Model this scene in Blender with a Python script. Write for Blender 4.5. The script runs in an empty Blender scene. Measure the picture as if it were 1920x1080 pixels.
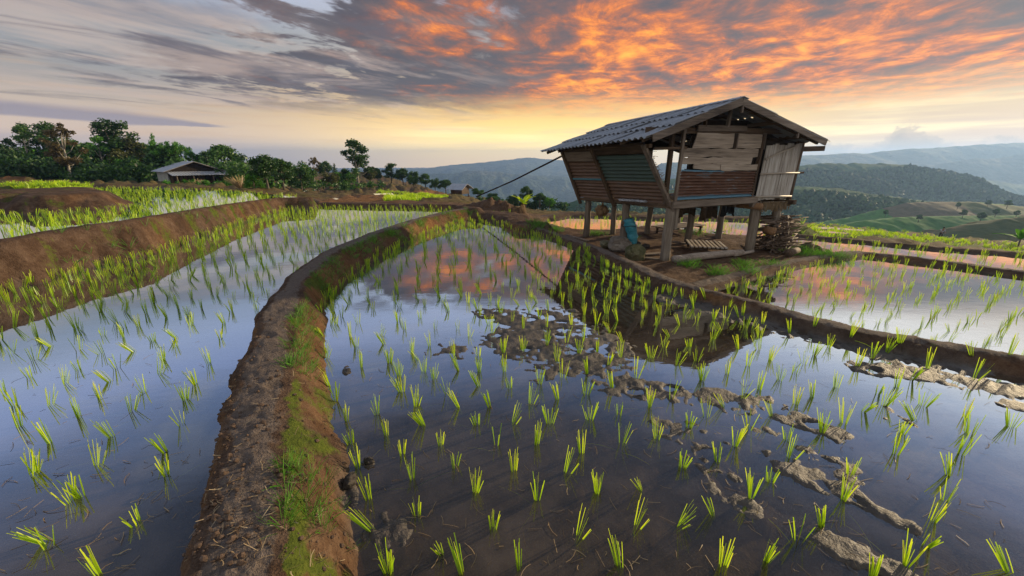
import bpy, bmesh, math, random
import numpy as np
from mathutils import Vector, Matrix

random.seed(7)
rng = np.random.default_rng(7)
scene = bpy.context.scene
COL = scene.collection
PI = math.pi

# ------------------------------------------------------------------ camera
CAM_H = 2.0
PITCH = math.radians(17.8)
FPX = 14.0 / 36.0 * 1920.0            # focal length in pixels of a 1920 wide frame
CS, SN = math.cos(PITCH), math.sin(PITCH)

def ray(px, py):
    u, v = px - 960.0, py - 540.0
    return u, FPX * CS - v * SN, v * CS + FPX * SN     # right, forward, down

def ground(px, py, z=0.0):
    """Where the sight line through a point of the photograph meets level z."""
    u, f, d = ray(px, py)
    t = (CAM_H - z) / d
    return Vector((u * t, f * t, z))

def at_depth(px, py, y):
    u, f, d = ray(px, py)
    return Vector((u / f * y, y, CAM_H - d / f * y))

def zz(py, d):
    u, f, dn = ray(960, py)
    return CAM_H - dn / f * d

cam_d = bpy.data.cameras.new("camera")
cam_d.lens = 14.0
cam_d.sensor_width = 36.0
cam_d.clip_start = 0.05
cam_d.clip_end = 20000.0
cam = bpy.data.objects.new("camera", cam_d)
cam.location = (0, 0, CAM_H)
cam.rotation_euler = (PI / 2 - PITCH, 0, 0)
COL.objects.link(cam)
scene.camera = cam

scene.view_settings.view_transform = 'Standard'
scene.view_settings.look = 'None'
scene.view_settings.exposure = 0.30
scene.view_settings.gamma = 1.0
scene.cycles.max_bounces = 8
scene.cycles.diffuse_bounces = 2
scene.cycles.glossy_bounces = 3
scene.cycles.transmission_bounces = 4
scene.cycles.transparent_max_bounces = 12
scene.cycles.volume_bounces = 0
scene.cycles.caustics_reflective = False
scene.cycles.caustics_refractive = False
scene.cycles.sample_clamp_indirect = 4.0

# ------------------------------------------------------------------ scene helpers
def tag(o, label=None, cat=None, group=None, kind=None):
    if label: o["label"] = label
    if cat: o["category"] = cat
    if group: o["group"] = group
    if kind: o["kind"] = kind
    return o

def empty(name, loc=(0, 0, 0), rz=0.0):
    o = bpy.data.objects.new(name, None)
    o.location = loc
    o.rotation_euler = (0, 0, rz)
    o.empty_display_size = 0.1
    COL.objects.link(o)
    return o

def mesh_obj(name, verts, faces, mat, parent=None, smooth=False, mats=None):
    me = bpy.data.meshes.new(name)
    me.from_pydata([tuple(v) for v in verts], [], [tuple(f) for f in faces])
    if smooth:
        me.polygons.foreach_set("use_smooth", [True] * len(me.polygons))
    for m in (mats or [mat]):
        me.materials.append(m)
    me.update()
    o = bpy.data.objects.new(name, me)
    COL.objects.link(o)
    if parent: o.parent = parent
    return o

def np_mesh(name, V, F, mat, smooth=True, color=None, colname="tint"):
    """V (n,3) float array, F (m,4) or (m,3) int array."""
    me = bpy.data.meshes.new(name)
    k = F.shape[1]
    me.vertices.add(len(V)); me.loops.add(F.size); me.polygons.add(len(F))
    me.vertices.foreach_set("co", np.ascontiguousarray(V, dtype=np.float32).ravel())
    me.loops.foreach_set("vertex_index", np.ascontiguousarray(F, dtype=np.int32).ravel())
    me.polygons.foreach_set("loop_start", np.arange(0, F.size, k, dtype=np.int32))
    me.polygons.foreach_set("loop_total", np.full(len(F), k, dtype=np.int32))
    me.polygons.foreach_set("use_smooth", np.full(len(F), smooth, dtype=bool))
    if color is not None:
        a = me.color_attributes.new(colname, 'FLOAT_COLOR', 'POINT')
        c = np.ones((len(V), 4), dtype=np.float32); c[:, :color.shape[1]] = color
        a.data.foreach_set("color", c.ravel())
    me.materials.append(mat)
    me.update(calc_edges=True)
    me.validate()
    return me

def np_obj(name, V, F, mat, smooth=True, color=None, parent=None):
    o = bpy.data.objects.new(name, np_mesh(name, V, F, mat, smooth, color))
    COL.objects.link(o)
    if parent: o.parent = parent
    return o

class MB:
    """Collects shapes that make up ONE part."""
    def __init__(self): self.v = []; self.f = []
    def add(self, vs, fs):
        n = len(self.v)
        self.v += [Vector(a) for a in vs]
        self.f += [tuple(i + n for i in a) for a in fs]
        return self
    def bar(self, a, b, w, h, up=(0, 0, 1), taper=1.0, rough=0.0):
        """A beam of section w x h from a to b, edges slightly chamfered."""
        a, b, up = Vector(a), Vector(b), Vector(up)
        d = (b - a).normalized()
        s = d.cross(up)
        if s.length < 1e-4: s = d.cross(Vector((1, 0, 0)))
        s.normalize(); n = s.cross(d).normalized()
        c = min(w, h) * 0.12
        ring = [(-w/2 + c, -h/2), (w/2 - c, -h/2), (w/2, -h/2 + c), (w/2, h/2 - c), (w/2 - c, h/2), (-w/2 + c, h/2), (-w/2, h/2 - c), (-w/2, -h/2 + c)]
        L = (b - a).length
        ns = max(2, int(L / 0.25) + 1) if rough else 2
        vs = []; fs = []
        for i in range(ns):
            t = i / (ns - 1)
            q = a.lerp(b, t); k = 1 + (taper - 1) * t
            j = Vector((random.uniform(-1, 1), random.uniform(-1, 1), random.uniform(-1, 1))) * rough
            for (x, y) in ring:
                vs.append(q + j + s * (x * k) + n * (y * k))
        for i in range(ns - 1):
            for k in range(8):
                fs.append((i*8 + k, i*8 + (k+1) % 8, (i+1)*8 + (k+1) % 8, (i+1)*8 + k))
        fs.append(tuple(range(7, -1, -1))); fs.append(tuple(range((ns-1)*8, ns*8)))
        return self.add(vs, fs)
    def tube(self, pts, rad, n=8, cap=True, wob=0.0):
        pts = [Vector(p) for p in pts]
        if not hasattr(rad, '__len__'): rad = [rad] * len(pts)
        vs = []; fs = []
        ref = None
        for i, p in enumerate(pts):
            d = (pts[min(i+1, len(pts)-1)] - pts[max(i-1, 0)]).normalized()
            if ref is None:
                ref = d.cross(Vector((0.31, 0.2, 0.93)))
                if ref.length < 0.05: ref = d.cross(Vector((1, 0, 0)))
            s = (ref - d * ref.dot(d)).normalized(); ref = s
            t = d.cross(s)
            for k in range(n):
                a = 2 * PI * k / n
                r = rad[i] * (1 + random.uniform(-wob, wob))
                vs.append(p + (s * math.cos(a) + t * math.sin(a)) * r)
        for i in range(len(pts) - 1):
            for k in range(n):
                fs.append((i*n + k, i*n + (k+1) % n, (i+1)*n + (k+1) % n, (i+1)*n + k))
        if cap:
            fs.append(tuple(range(n - 1, -1, -1))); fs.append(tuple(range((len(pts)-1)*n, len(pts)*n)))
        return self.add(vs, fs)
    def slab(self, corners, th, nrm=None, nx=1, ny=1, jag=0.0, seed=0):
        """A board: quad of four corners (a,b,c,d round) given thickness th along its normal; jag roughens the edges."""
        a, b, c, d = [Vector(p) for p in corners]
        n = (b - a).cross(d - a).normalized() if nrm is None else Vector(nrm)
        r = random.Random(seed)
        top = []
        for j in range(ny + 1):
            for i in range(nx + 1):
                u, v = i / nx, j / ny
                p = a.lerp(b, u).lerp(d.lerp(c, u), v)
                if jag and (i in (0, nx) or j in (0, ny)):
                    p = p + ((b - a).normalized() * (r.uniform(-jag, jag) if i in (0, nx) else 0) + (d - a).normalized() * (r.uniform(-jag, jag) if j in (0, ny) else 0))
                top.append(p)
        m = len(top)
        vs = top + [p - n * th for p in top]
        fs = []
        w = nx + 1
        for j in range(ny):
            for i in range(nx):
                q = (j*w + i, j*w + i + 1, (j+1)*w + i + 1, (j+1)*w + i)
                fs.append(q); fs.append(tuple(m + k for k in reversed(q)))
        edge = [i for i in range(w)] + [j*w + nx for j in range(1, ny+1)] + [ny*w + i for i in range(nx-1, -1, -1)] + [j*w for j in range(ny-1, 0, -1)]
        for i in range(len(edge)):
            p, q = edge[i], edge[(i+1) % len(edge)]
            fs.append((q, p, m + p, m + q))
        return self.add(vs, fs)
    def corrugated(self, corners, n_waves, amp, rows=6, th=0.006, jag=0.0, sag=0.0, seed=0):
        """Corrugated sheet: waves run from a to b (across), ridges run a->d."""
        a, b, c, d = [Vector(p) for p in corners]
        nrm = (b - a).cross(d - a).normalized()
        r = random.Random(seed)
        nx = n_waves * 8
        vs = []
        for j in range(rows + 1):
            for i in range(nx + 1):
                u, v = i / nx, j / rows
                p = a.lerp(b, u).lerp(d.lerp(c, u), v)
                p = p + nrm * (amp * math.cos(2 * PI * u * n_waves) - sag * math.sin(PI * v))
                if jag and j in (0, rows): p = p + (d - a).normalized() * (jag * (r.random() - 0.5))
                vs.append(p)
        m = len(vs); w = nx + 1
        fs = []
        vs2 = [p - nrm * th for p in vs]
        for j in range(rows):
            for i in range(nx):
                q = (j*w + i, j*w + i + 1, (j+1)*w + i + 1, (j+1)*w + i)
                fs.append(q); fs.append(tuple(m + k for k in reversed(q)))
        edge = [i for i in range(w)] + [j*w + nx for j in range(1, rows+1)] + [rows*w + i for i in range(nx-1, -1, -1)] + [j*w for j in range(rows-1, 0, -1)]
        for i in range(len(edge)):
            p, q = edge[i], edge[(i+1) % len(edge)]
            fs.append((q, p, m + p, m + q))
        return self.add(vs + vs2, fs)
    def blob(self, c, r, seed=0, rough=0.25, sub=2, freq=1.6, sq=1.0):
        bm = bmesh.new()
        bmesh.ops.create_icosphere(bm, subdivisions=sub, radius=1.0)
        from mathutils import noise as mn
        off = Vector((seed * 3.7, seed * 1.3, seed * 7.1))
        r = Vector(r) if hasattr(r, '__len__') else Vector((r, r, r))
        for v in bm.verts:
            q = v.co.normalized()
            m = max(abs(q.x), abs(q.y), abs(q.z))
            q = q.lerp(q / m, 1 - sq) if sq < 1 else q
            k = 1 + rough * mn.noise(v.co * freq + off) + rough * 0.5 * mn.noise(v.co * freq * 2.7 + off)
            v.co = Vector((q.x * r.x, q.y * r.y, q.z * r.z)) * k + Vector(c)
        bm.verts.ensure_lookup_table()
        vs = [v.co.copy() for v in bm.verts]; fs = [tuple(v.index for v in f.verts) for f in bm.faces]
        bm.free()
        return self.add(vs, fs)
    def build(self, name, mat, parent=None, smooth=False):
        return mesh_obj(name, self.v, self.f, mat, parent, smooth)

# ------------------------------------------------------------------ noise (numpy)
def _hash(ix, iy, seed):
    h = (ix.astype(np.int64) * 374761393 + iy.astype(np.int64) * 668265263 + seed * 1442695041) & 0x7fffffff
    h = ((h ^ (h >> 13)) * 1274126177) & 0x7fffffff
    h = h ^ (h >> 16)
    return (h & 0xffff) / 65535.0

def vnoise(x, y, seed=0):
    ix, iy = np.floor(x), np.floor(y)
    fx, fy = x - ix, y - iy
    fx = fx * fx * fx * (fx * (fx * 6 - 15) + 10); fy = fy * fy * fy * (fy * (fy * 6 - 15) + 10)
    a, b = _hash(ix, iy, seed), _hash(ix + 1, iy, seed)
    c, d = _hash(ix, iy + 1, seed), _hash(ix + 1, iy + 1, seed)
    return (a + (b - a) * fx) * (1 - fy) + (c + (d - c) * fx) * fy - 0.5

def fbm(x, y, oct=4, seed=0, lac=2.03, gain=0.5):
    s = 0; a = 1.0
    for i in range(oct):
        s = s + a * vnoise(x + 17.3 * i, y - 9.1 * i, seed + i)
        x, y = x * lac * 0.8 - y * lac * 0.6, x * lac * 0.6 + y * lac * 0.8
        a *= gain
    return s

def sstep(x, a, b):
    t = np.clip((x - a) / (b - a), 0, 1)
    return t * t * (3 - 2 * t)

# ------------------------------------------------------------------ shader node helper
class X:
    """A socket with arithmetic."""
    def __init__(self, nt, s): self.nt = nt; self.s = s
    def _m(self, op, *o, clamp=False):
        n = self.nt.nodes.new('ShaderNodeMath'); n.operation = op; n.use_clamp = clamp
        for i, q in enumerate((self,) + o):
            if isinstance(q, X): self.nt.links.new(q.s, n.inputs[i])
            else: n.inputs[i].default_value = float(q)
        return X(self.nt, n.outputs[0])
    def __add__(s, o): return s._m('ADD', o)
    __radd__ = __add__
    def __sub__(s, o): return s._m('SUBTRACT', o)
    def __rsub__(s, o): return (s * -1.0) + o
    def __mul__(s, o): return s._m('MULTIPLY', o)
    __rmul__ = __mul__
    def __truediv__(s, o): return s._m('DIVIDE', o)
    def pow(s, o): return s._m('POWER', o)
    def mx(s, o): return s._m('MAXIMUM', o)
    def mn(s, o): return s._m('MINIMUM', o)
    def clamp(s): return s._m('ADD', 0.0, clamp=True)
    def absv(s): return s._m('ABSOLUTE')
    def ss(s, a, b):
        n = s.nt.nodes.new('ShaderNodeMapRange'); n.interpolation_type = 'SMOOTHSTEP'
        s.nt.links.new(s.s, n.inputs[0])
        for i, q in ((1, a), (2, b)):
            if isinstance(q, X): s.nt.links.new(q.s, n.inputs[i])
            else: n.inputs[i].default_value = q
        n.inputs[3].default_value = 0; n.inputs[4].default_value = 1
        return X(s.nt, n.outputs[0])

def link(nt, a, b):
    nt.links.new(a.s if isinstance(a, X) else a, b)

def combine(nt, x, y, z):
    n = nt.nodes.new('ShaderNodeCombineXYZ')
    for i, q in enumerate((x, y, z)):
        if isinstance(q, X): nt.links.new(q.s, n.inputs[i])
        else: n.inputs[i].default_value = q
    return n.outputs[0]

def noise(nt, vec, scale, detail=4, rough=0.5, distort=0.0, out=0):
    n = nt.nodes.new('ShaderNodeTexNoise')
    n.inputs['Scale'].default_value = scale; n.inputs['Detail'].default_value = detail
    n.inputs['Roughness'].default_value = rough; n.inputs['Distortion'].default_value = distort
    if vec is not None: link(nt, vec, n.inputs['Vector'])
    return X(nt, n.outputs[0])

def mapping(nt, vec, scale=(1, 1, 1), rot=(0, 0, 0), loc=(0, 0, 0)):
    n = nt.nodes.new('ShaderNodeMapping')
    link(nt, vec, n.inputs[0])
    n.inputs['Scale'].default_value = scale; n.inputs['Rotation'].default_value = rot; n.inputs['Location'].default_value = loc
    return n.outputs[0]

def rgb4(c): return (c[0], c[1], c[2], 1.0)

def mixc(nt, f, a, b, mode='MIX'):
    n = nt.nodes.new('ShaderNodeMix'); n.data_type = 'RGBA'; n.blend_type = mode; n.clamp_factor = True
    if isinstance(f, X): nt.links.new(f.s, n.inputs[0])
    else: n.inputs[0].default_value = f
    for i, q in ((6, a), (7, b)):
        if isinstance(q, (tuple, list)): n.inputs[i].default_value = rgb4(q)
        else: link(nt, q, n.inputs[i])
    return n.outputs[2]

def ramp(nt, f, stops, interp='LINEAR'):
    n = nt.nodes.new('ShaderNodeValToRGB')
    cr = n.color_ramp; cr.interpolation = interp
    while len(cr.elements) < len(stops): cr.elements.new(0.5)
    for el, (p, c) in zip(cr.elements, stops):
        el.position = p; el.color = rgb4(c)
    link(nt, f, n.inputs[0])
    return n.outputs[0]

def new_mat(name):
    m = bpy.data.materials.new(name); m.use_nodes = True
    nt = m.node_tree
    b = nt.nodes['Principled BSDF']
    b.inputs['Specular IOR Level'].default_value = 0.25
    return m, nt, b

def texco(nt, which='Object'):
    return nt.nodes.new('ShaderNodeTexCoord').outputs[which]

def bump(nt, h, strength, dist, b):
    n = nt.nodes.new('ShaderNodeBump')
    n.inputs['Strength'].default_value = strength; n.inputs['Distance'].default_value = dist
    link(nt, h, n.inputs['Height'])
    nt.links.new(n.outputs[0], b.inputs['Normal'])
    return n

def attr(nt, name):
    n = nt.nodes.new('ShaderNodeAttribute'); n.attribute_name = name
    return n

def sep(nt, v):
    n = nt.nodes.new('ShaderNodeSeparateXYZ'); link(nt, v, n.inputs[0])
    return [X(nt, o) for o in n.outputs]
# ------------------------------------------------------------------ sky, sun, exposure
SUN_AZ, SUN_EL = math.radians(60), math.radians(14)

def sky_dir(px, py):
    u, f, d = ray(px, py)
    return math.atan2(u, f), -d / math.hypot(u, f)       # azimuth, tangent of elevation

def make_world():
    w = bpy.data.worlds.new("World"); scene.world = w; w.use_nodes = True
    nt = w.node_tree
    bg = nt.nodes['Background']; out = nt.nodes['World Output']
    x, y, z = sep(nt, texco(nt, 'Generated'))
    h = (x * x + y * y)._m('SQRT').mx(1e-4)
    e = (z / h)
    az = x._m('ARCTAN2', y)
    eu = e.mx(0.0)
    t = eu / (eu + 0.25)                       # 0..1 with most room near the horizon
    T = lambda v: v / (v + 0.25)
    wob = noise(nt, combine(nt, az * 1.3, eu * 5.0, 0.0), 1.0, 3, 0.5) - 0.5
    tw = (t + wob * 0.10)
    left = ramp(nt, tw, [(T(0), (.56, .46, .42)), (T(.05), (.66, .49, .35)), (T(.10), (.54, .43, .33)), (T(.16), (.31, .305, .30)),
                         (T(.24), (.27, .30, .33)), (T(.34), (.50, .58, .82)), (T(.42), (.46, .56, .90)), (T(.54), (.26, .36, .62)), (T(.74), (.09, .13, .22)), (T(4), (.13, .16, .22))])
    cen = ramp(nt, tw, [(T(0), (.92, .62, .27)), (T(.03), (1.02, .73, .24)), (T(.09), (.98, .62, .15)), (T(.14), (.74, .48, .18)),
                        (T(.20), (.52, .44, .35)), (T(.30), (.48, .48, .51)), (T(.40), (.64, .72, .98)), (T(.54), (.28, .38, .66)), (T(.74), (.09, .13, .22)), (T(4), (.13, .16, .22))])
    right = ramp(nt, tw, [(T(0), (.52, .30, .20)), (T(.05), (.60, .40, .23)), (T(.09), (.66, .47, .25)), (T(.14), (.52, .38, .25)),
                          (T(.225), (.66, .52, .42)), (T(.285), (1.15, 1.04, .96)), (T(.35), (1.25, 1.18, 1.14)), (T(.42), (.80, .86, 1.05)), (T(.56), (.28, .37, .62)), (T(.76), (.09, .13, .22)), (T(4), (.13, .16, .22))])
    back = ramp(nt, tw, [(T(0), (.80, .73, .67)), (T(.3), (.80, .76, .72)), (T(1), (.50, .52, .56)), (T(4), (.26, .33, .46))])
    c = mixc(nt, (az + wob * 0.3).ss(-.72, .0), left, cen)
    c = mixc(nt, (az + wob * 0.2).ss(.30, .78), c, right)
    c = mixc(nt, az.absv().ss(1.15, 2.0), c, back)
    # low thin streaks
    st = noise(nt, combine(nt, az * 3.0, eu * 46.0, 3.0), 1.0, 4, 0.55)
    c = mixc(nt, st.ss(.50, .72) * eu.ss(.005, .03) * (1.0 - eu.ss(.10, .2)) * (1.0 - az.ss(-.3, .2) * .85) * 0.38, c, (.40, .32, .32))
    st2 = noise(nt, combine(nt, az * 2.2 + 5.0, eu * 30.0, 9.0), 1.0, 4, 0.55)
    c = mixc(nt, st2.ss(.52, .74) * (1.0 - eu.ss(.09, .16)) * az.ss(-.6, .1) * 0.6, c, (1.12, .90, .42))
    st3 = noise(nt, combine(nt, az * 2.6 + 9.0, eu * 34.0, 15.0), 1.0, 5, 0.6)
    c = mixc(nt, st3.ss(.50, .68) * eu.ss(.02, .06) * (1.0 - eu.ss(.12, .18)) * (1.0 - az.ss(.7, 1.0)) * 0.55, c, (.62, .40, .22))
    # plane of the high cloud deck
    zi = z + 0.035
    qx, qy = x / zi, y / zi
    def deck(rot, sx, sy, sc, det, rough, dist, off, ox=0.0, oy=0.0):
        ca, sa = math.cos(rot), math.sin(rot)
        gx, gy = qx + ox, qy + oy
        u = (gx * ca + gy * sa) * sx + off
        v = (gy * ca - gx * sa) * sy - off
        return noise(nt, combine(nt, u, v, off), sc, det, rough, dist)
    big = deck(.55, .45, 1.0, 0.42, 2, 0.5, 0.2, 1.7)
    def body(ox, oy):
        return deck(-.35, 1.0, .62, 1.0, 7, 0.60, 0.45, 4.1, ox, oy) * 0.58 + deck(-.25, 1.0, .75, 2.9, 6, 0.66, 0.6, 7.7, ox, oy) * 0.42
    fineb = deck(-.3, 1.0, .6, 1.7, 5, 0.6, 0.5, 61.0)
    d0 = body(0, 0)
    d1 = body(.16, .10)
    edge = eu + (d0 - .5) * .05 + (big - .5) * .03
    low = (edge + (fineb - .5) * .05).ss(.088, .150)
    reach = (az + eu * -.75 + (d0 - .5) * .5 + (fineb - .5) * .5).ss(-.98, -.30)
    dens = d0 + (big - .5) * .40 + reach * .25 + az.ss(-.05, .35) * .14 - .055
    fade = 1.0 - (eu + (az * az).mn(1.0) * .165).ss(.335, .40)
    lo_ = az.ss(-.35, .1)
    mask = (dens + (fineb - .5) * (1.0 - lo_) * 1.0).ss(.50 - lo_ * .05, .62 + lo_ * .02) * low * reach.ss(.05, .45) * (1.0 - az.ss(1.5, 2.2)) * fade
    slope = (d0 - d1) * 2.6
    patch = deck(.5, .5, 1.0, .95, 3, 0.55, 0.4, 51.0)
    heat = slope * .75 + (d0 - .5) * -.45 + (big - .5) * -.35 - (patch - .5) * .95 + az.ss(-.38, .34) * .34 - az.ss(.55, 1.0) * eu.ss(.15, .22) * .25 + .26 - eu.ss(.10, .34) * .10
    cl = ramp(nt, heat, [(.22, (.085, .075, .085)), (.36, (.150, .090, .078)), (.47, (.29, .105, .058)), (.58, (.68, .165, .018)), (.70, (1.08, .31, .004)), (.86, (1.30, .58, .03))], 'B_SPLINE')
    grey = ramp(nt, d0, [(.35, (.27, .215, .20)), (.52, (.12, .095, .098)), (.65, (.058, .050, .062))])
    cl = mixc(nt, (az + (fineb - .5) * .9 + (patch - .5) * 1.1).ss(-.62, -.34), grey, cl)
    c = mixc(nt, mask * 0.97, c, cl)
    # glow along the underside of the deck
    rim = edge.ss(.085, .115) * (1.0 - edge.ss(.120, .160)) * az.ss(-.25, .10) * (1.0 - az.ss(.75, 1.1))
    c = mixc(nt, rim * (d0 - .1).ss(.2, .6) * 0.75, c, (1.0, .44, .085))
    # small slate flecks left of the deck
    fl = (deck(.2, .5, 1.25, 2.1, 5, 0.6, 0.4, 12.3) + (big - .5) * .5).ss(.58, .70)
    c = mixc(nt, fl * eu.ss(.10, .15) * (1.0 - eu.ss(.26, .36)) * (1.0 - az.ss(-.25, .05)) * az.ss(-.75, -.5) * 0.85, c, (.13, .115, .13))
    fl2 = deck(.1, .35, .9, 1.1, 4, 0.55, 0.4, 22.3).ss(.52, .70)
    c = mixc(nt, fl2 * eu.ss(.09, .18) * (1.0 - az.ss(-.45, -.1)) * 0.5, c, (.20, .17, .19))
    wsp = deck(-.5, .8, .35, 1.3, 6, 0.62, 0.6, 71.0)
    c = mixc(nt, wsp.ss(.48, .66) * eu.ss(.06, .13) * (1.0 - eu.ss(.24, .33)) * (1.0 - az.ss(-.25, .15)) * az.ss(-1.2, -.8) * .55, c, (.60, .46, .38))
    wsd = deck(-.45, .9, .30, 1.9, 6, 0.62, 0.6, 83.0)
    c = mixc(nt, wsd.ss(.52, .68) * eu.ss(.07, .12) * (1.0 - eu.ss(.26, .33)) * (1.0 - az.ss(-.30, .05)) * az.ss(-1.2, -.9) * .85, c, (.115, .10, .115))
    # long lilac bank low on one side
    a0, e0 = sky_dir(120, 212); a1, e1 = sky_dir(345, 231)
    tilt = (az - a0) * ((e1 - e0) / (a1 - a0)) + e0
    nb = noise(nt, combine(nt, az * 9.0, eu * 40.0, 0.0), 1.0, 5, 0.6) - 0.5
    thick = (1.0 - (az - (a0 - .1)).absv().ss(.15, .36)) * .013
    dd = (eu - tilt - nb * .010)
    bank = dd.ss(thick * -0.9, thick * -0.55) * (1.0 - dd.ss(thick * 0.2, thick * 1.3)) * thick.ss(0.0005, .004)
    c = mixc(nt, bank * 0.8, c, (.235, .205, .25))
    # cumulus heap near the horizon on the other side
    ca, ce = sky_dir(1725, 218)
    nz = noise(nt, combine(nt, az * 24.0, eu * 34.0, 0.0), 1.0, 6, 0.62) - 0.5
    nz2 = noise(nt, combine(nt, az * 9.0, eu * 6.0, 4.0), 1.0, 3, 0.5) - 0.5
    ha = (az - ca)
    top = (1.0 - ha.absv().ss(.0, .075)) * .052 + (1.0 - (az - ca - .10).absv().ss(.0, .08)) * .030 + (1.0 - (az - ca + .115).absv().ss(.0, .06)) * .026 + (1.0 - (az - ca - .2).absv().ss(.0, .07)) * .055
    lim = top * .72 + nz * .075 + nz2 * .05 + .020
    cum = (lim - eu).ss(0.0, .010) * az.ss(ca - .22, ca - .15)
    shade = (lim - eu).ss(.0, .05)
    cc = mixc(nt, (lim - eu).ss(.0, .030) + nz * .9, (.46, .31, .20), (.19, .135, .115))
    c = mixc(nt, cum * 0.72, c, cc)
    # blue-white drifts overhead, outside the picture but mirrored in the paddies
    ov = deck(.6, .8, 1.0, 1.6, 5, 0.55, 0.4, 31.0)
    c = mixc(nt, ov.ss(.50, .72) * eu.ss(.33, .42) * (1.0 - eu.ss(.45, .75)) * 0.75, c, (.62, .62, .70))
    c = mixc(nt, ov.ss(.46, .60) * eu.ss(.7, 1.3) * 0.5, c, (.05, .10, .15))
    c = mixc(nt, 1.0 - z.ss(-.15, -.02), c, (.10, .09, .08))
    glow = 1.0 + (1.0 - eu.ss(.0, .13)) * (.42 + az.ss(-.7, -.1) * (1.0 - az.ss(.3, .8)) * .50)
    gm = nt.nodes.new('ShaderNodeVectorMath'); gm.operation = 'SCALE'; link(nt, c, gm.inputs[0]); link(nt, glow, gm.inputs['Scale'])
    c = gm.outputs[0]
    link(nt, c, bg.inputs[0]); bg.inputs[1].default_value = 1.0
    sky = nt.nodes.new('ShaderNodeTexSky'); sky.sky_type = 'NISHITA'; sky.sun_disc = False
    sky.sun_elevation = SUN_EL; sky.sun_rotation = SUN_AZ
    bg2 = nt.nodes.new('ShaderNodeBackground'); nt.links.new(sky.outputs[0], bg2.inputs[0]); bg2.inputs[1].default_value = 0.05
    add = nt.nodes.new('ShaderNodeAddShader')
    nt.links.new(bg.outputs[0], add.inputs[0]); nt.links.new(bg2.outputs[0], add.inputs[1])
    mx = nt.nodes.new('ShaderNodeMixShader'); mx.inputs[0].default_value = 0.05
    nt.links.new(bg.outputs[0], mx.inputs[1]); nt.links.new(bg2.outputs[0], mx.inputs[2])
    nt.links.new(mx.outputs[0], out.inputs[0])
    w.cycles.sampling_method = 'MANUAL'; w.cycles.sample_map_resolution = 512
make_world()

sun_d = bpy.data.lights.new("sun", 'SUN'); sun_d.energy = 5.0; sun_d.angle = math.radians(1.0); sun_d.color = (1.0, .78, .48)
sun = bpy.data.objects.new("sun", sun_d); COL.objects.link(sun)
sd = Vector((math.sin(SUN_AZ) * math.cos(SUN_EL), math.cos(SUN_AZ) * math.cos(SUN_EL), math.sin(SUN_EL)))
sun.rotation_euler = sd.to_track_quat('Z', 'Y').to_euler()

# ------------------------------------------------------------------ materials
def soil_mat():
    m, nt, b = new_mat("soil")
    pos = texco(nt, 'Object')
    at = attr(nt, "tint"); r, g, bl = [X(nt, o) for o in (lambda n: (nt.links.new(at.outputs['Color'], n.inputs[0]), n.outputs)[1])(nt.nodes.new('ShaderNodeSeparateColor'))]
    # r: moss / grass cover, g: wetness, b: orange clay
    n1 = noise(nt, pos, 3.0, 6, 0.6); n2 = noise(nt, pos, 17.0, 5, 0.65); n3 = noise(nt, pos, 70.0, 3, 0.6)
    dry = ramp(nt, n1 * 0.55 + n2 * 0.3 + n3 * .2, [(.30, (.026, .016, .010)), (.48, (.062, .037, .024)), (.60, (.108, .070, .048)), (.75, (.175, .125, .094))])
    clay = ramp(nt, n1 * 0.4 + n2 * 0.45 + n3 * .2, [(.32, (.060, .026, .010)), (.5, (.16, .075, .028)), (.7, (.27, .15, .06))])
    c = mixc(nt, bl, dry, clay)
    moss = ramp(nt, n2 * .7 + n3 * .35, [(.3, (.022, .036, .007)), (.55, (.070, .090, .013)), (.75, (.125, .135, .022))])
    c = mixc(nt, (r + (n2 - .5) * 1.3 * r.ss(.02, .3)).ss(.25, .75), c, moss)
    pth = X(nt, at.outputs['Alpha'])
    c = mixc(nt, (pth + (n2 - .5) * .9 + (n1 - .5) * .6).ss(.25, .85) * pth.ss(.02, .3), c, ramp(nt, n2 * .5 + n3 * .5, [(.3, (.075, .056, .044)), (.55, (.135, .105, .086)), (.72, (.21, .17, .142))]))
    wetc = ramp(nt, n1 * .6 + n2 * .4, [(.3, (.034, .026, .020)), (.5, (.075, .060, .049)), (.72, (.125, .105, .090))])
    c = mixc(nt, g, c, wetc)
    link(nt, c, b.inputs['Base Color'])
    link(nt, (0.95 - g * 0.34), b.inputs['Roughness'])
    link(nt, (0.12 + g * 0.28), b.inputs['Specular IOR Level'])
    bn = bump(nt, n1 * .4 + n2 * .7 + n3 * .45, 0.9, 0.035, b)
    link(nt, 0.95 - g * 0.20, bn.inputs['Strength'])
    return m

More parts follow.
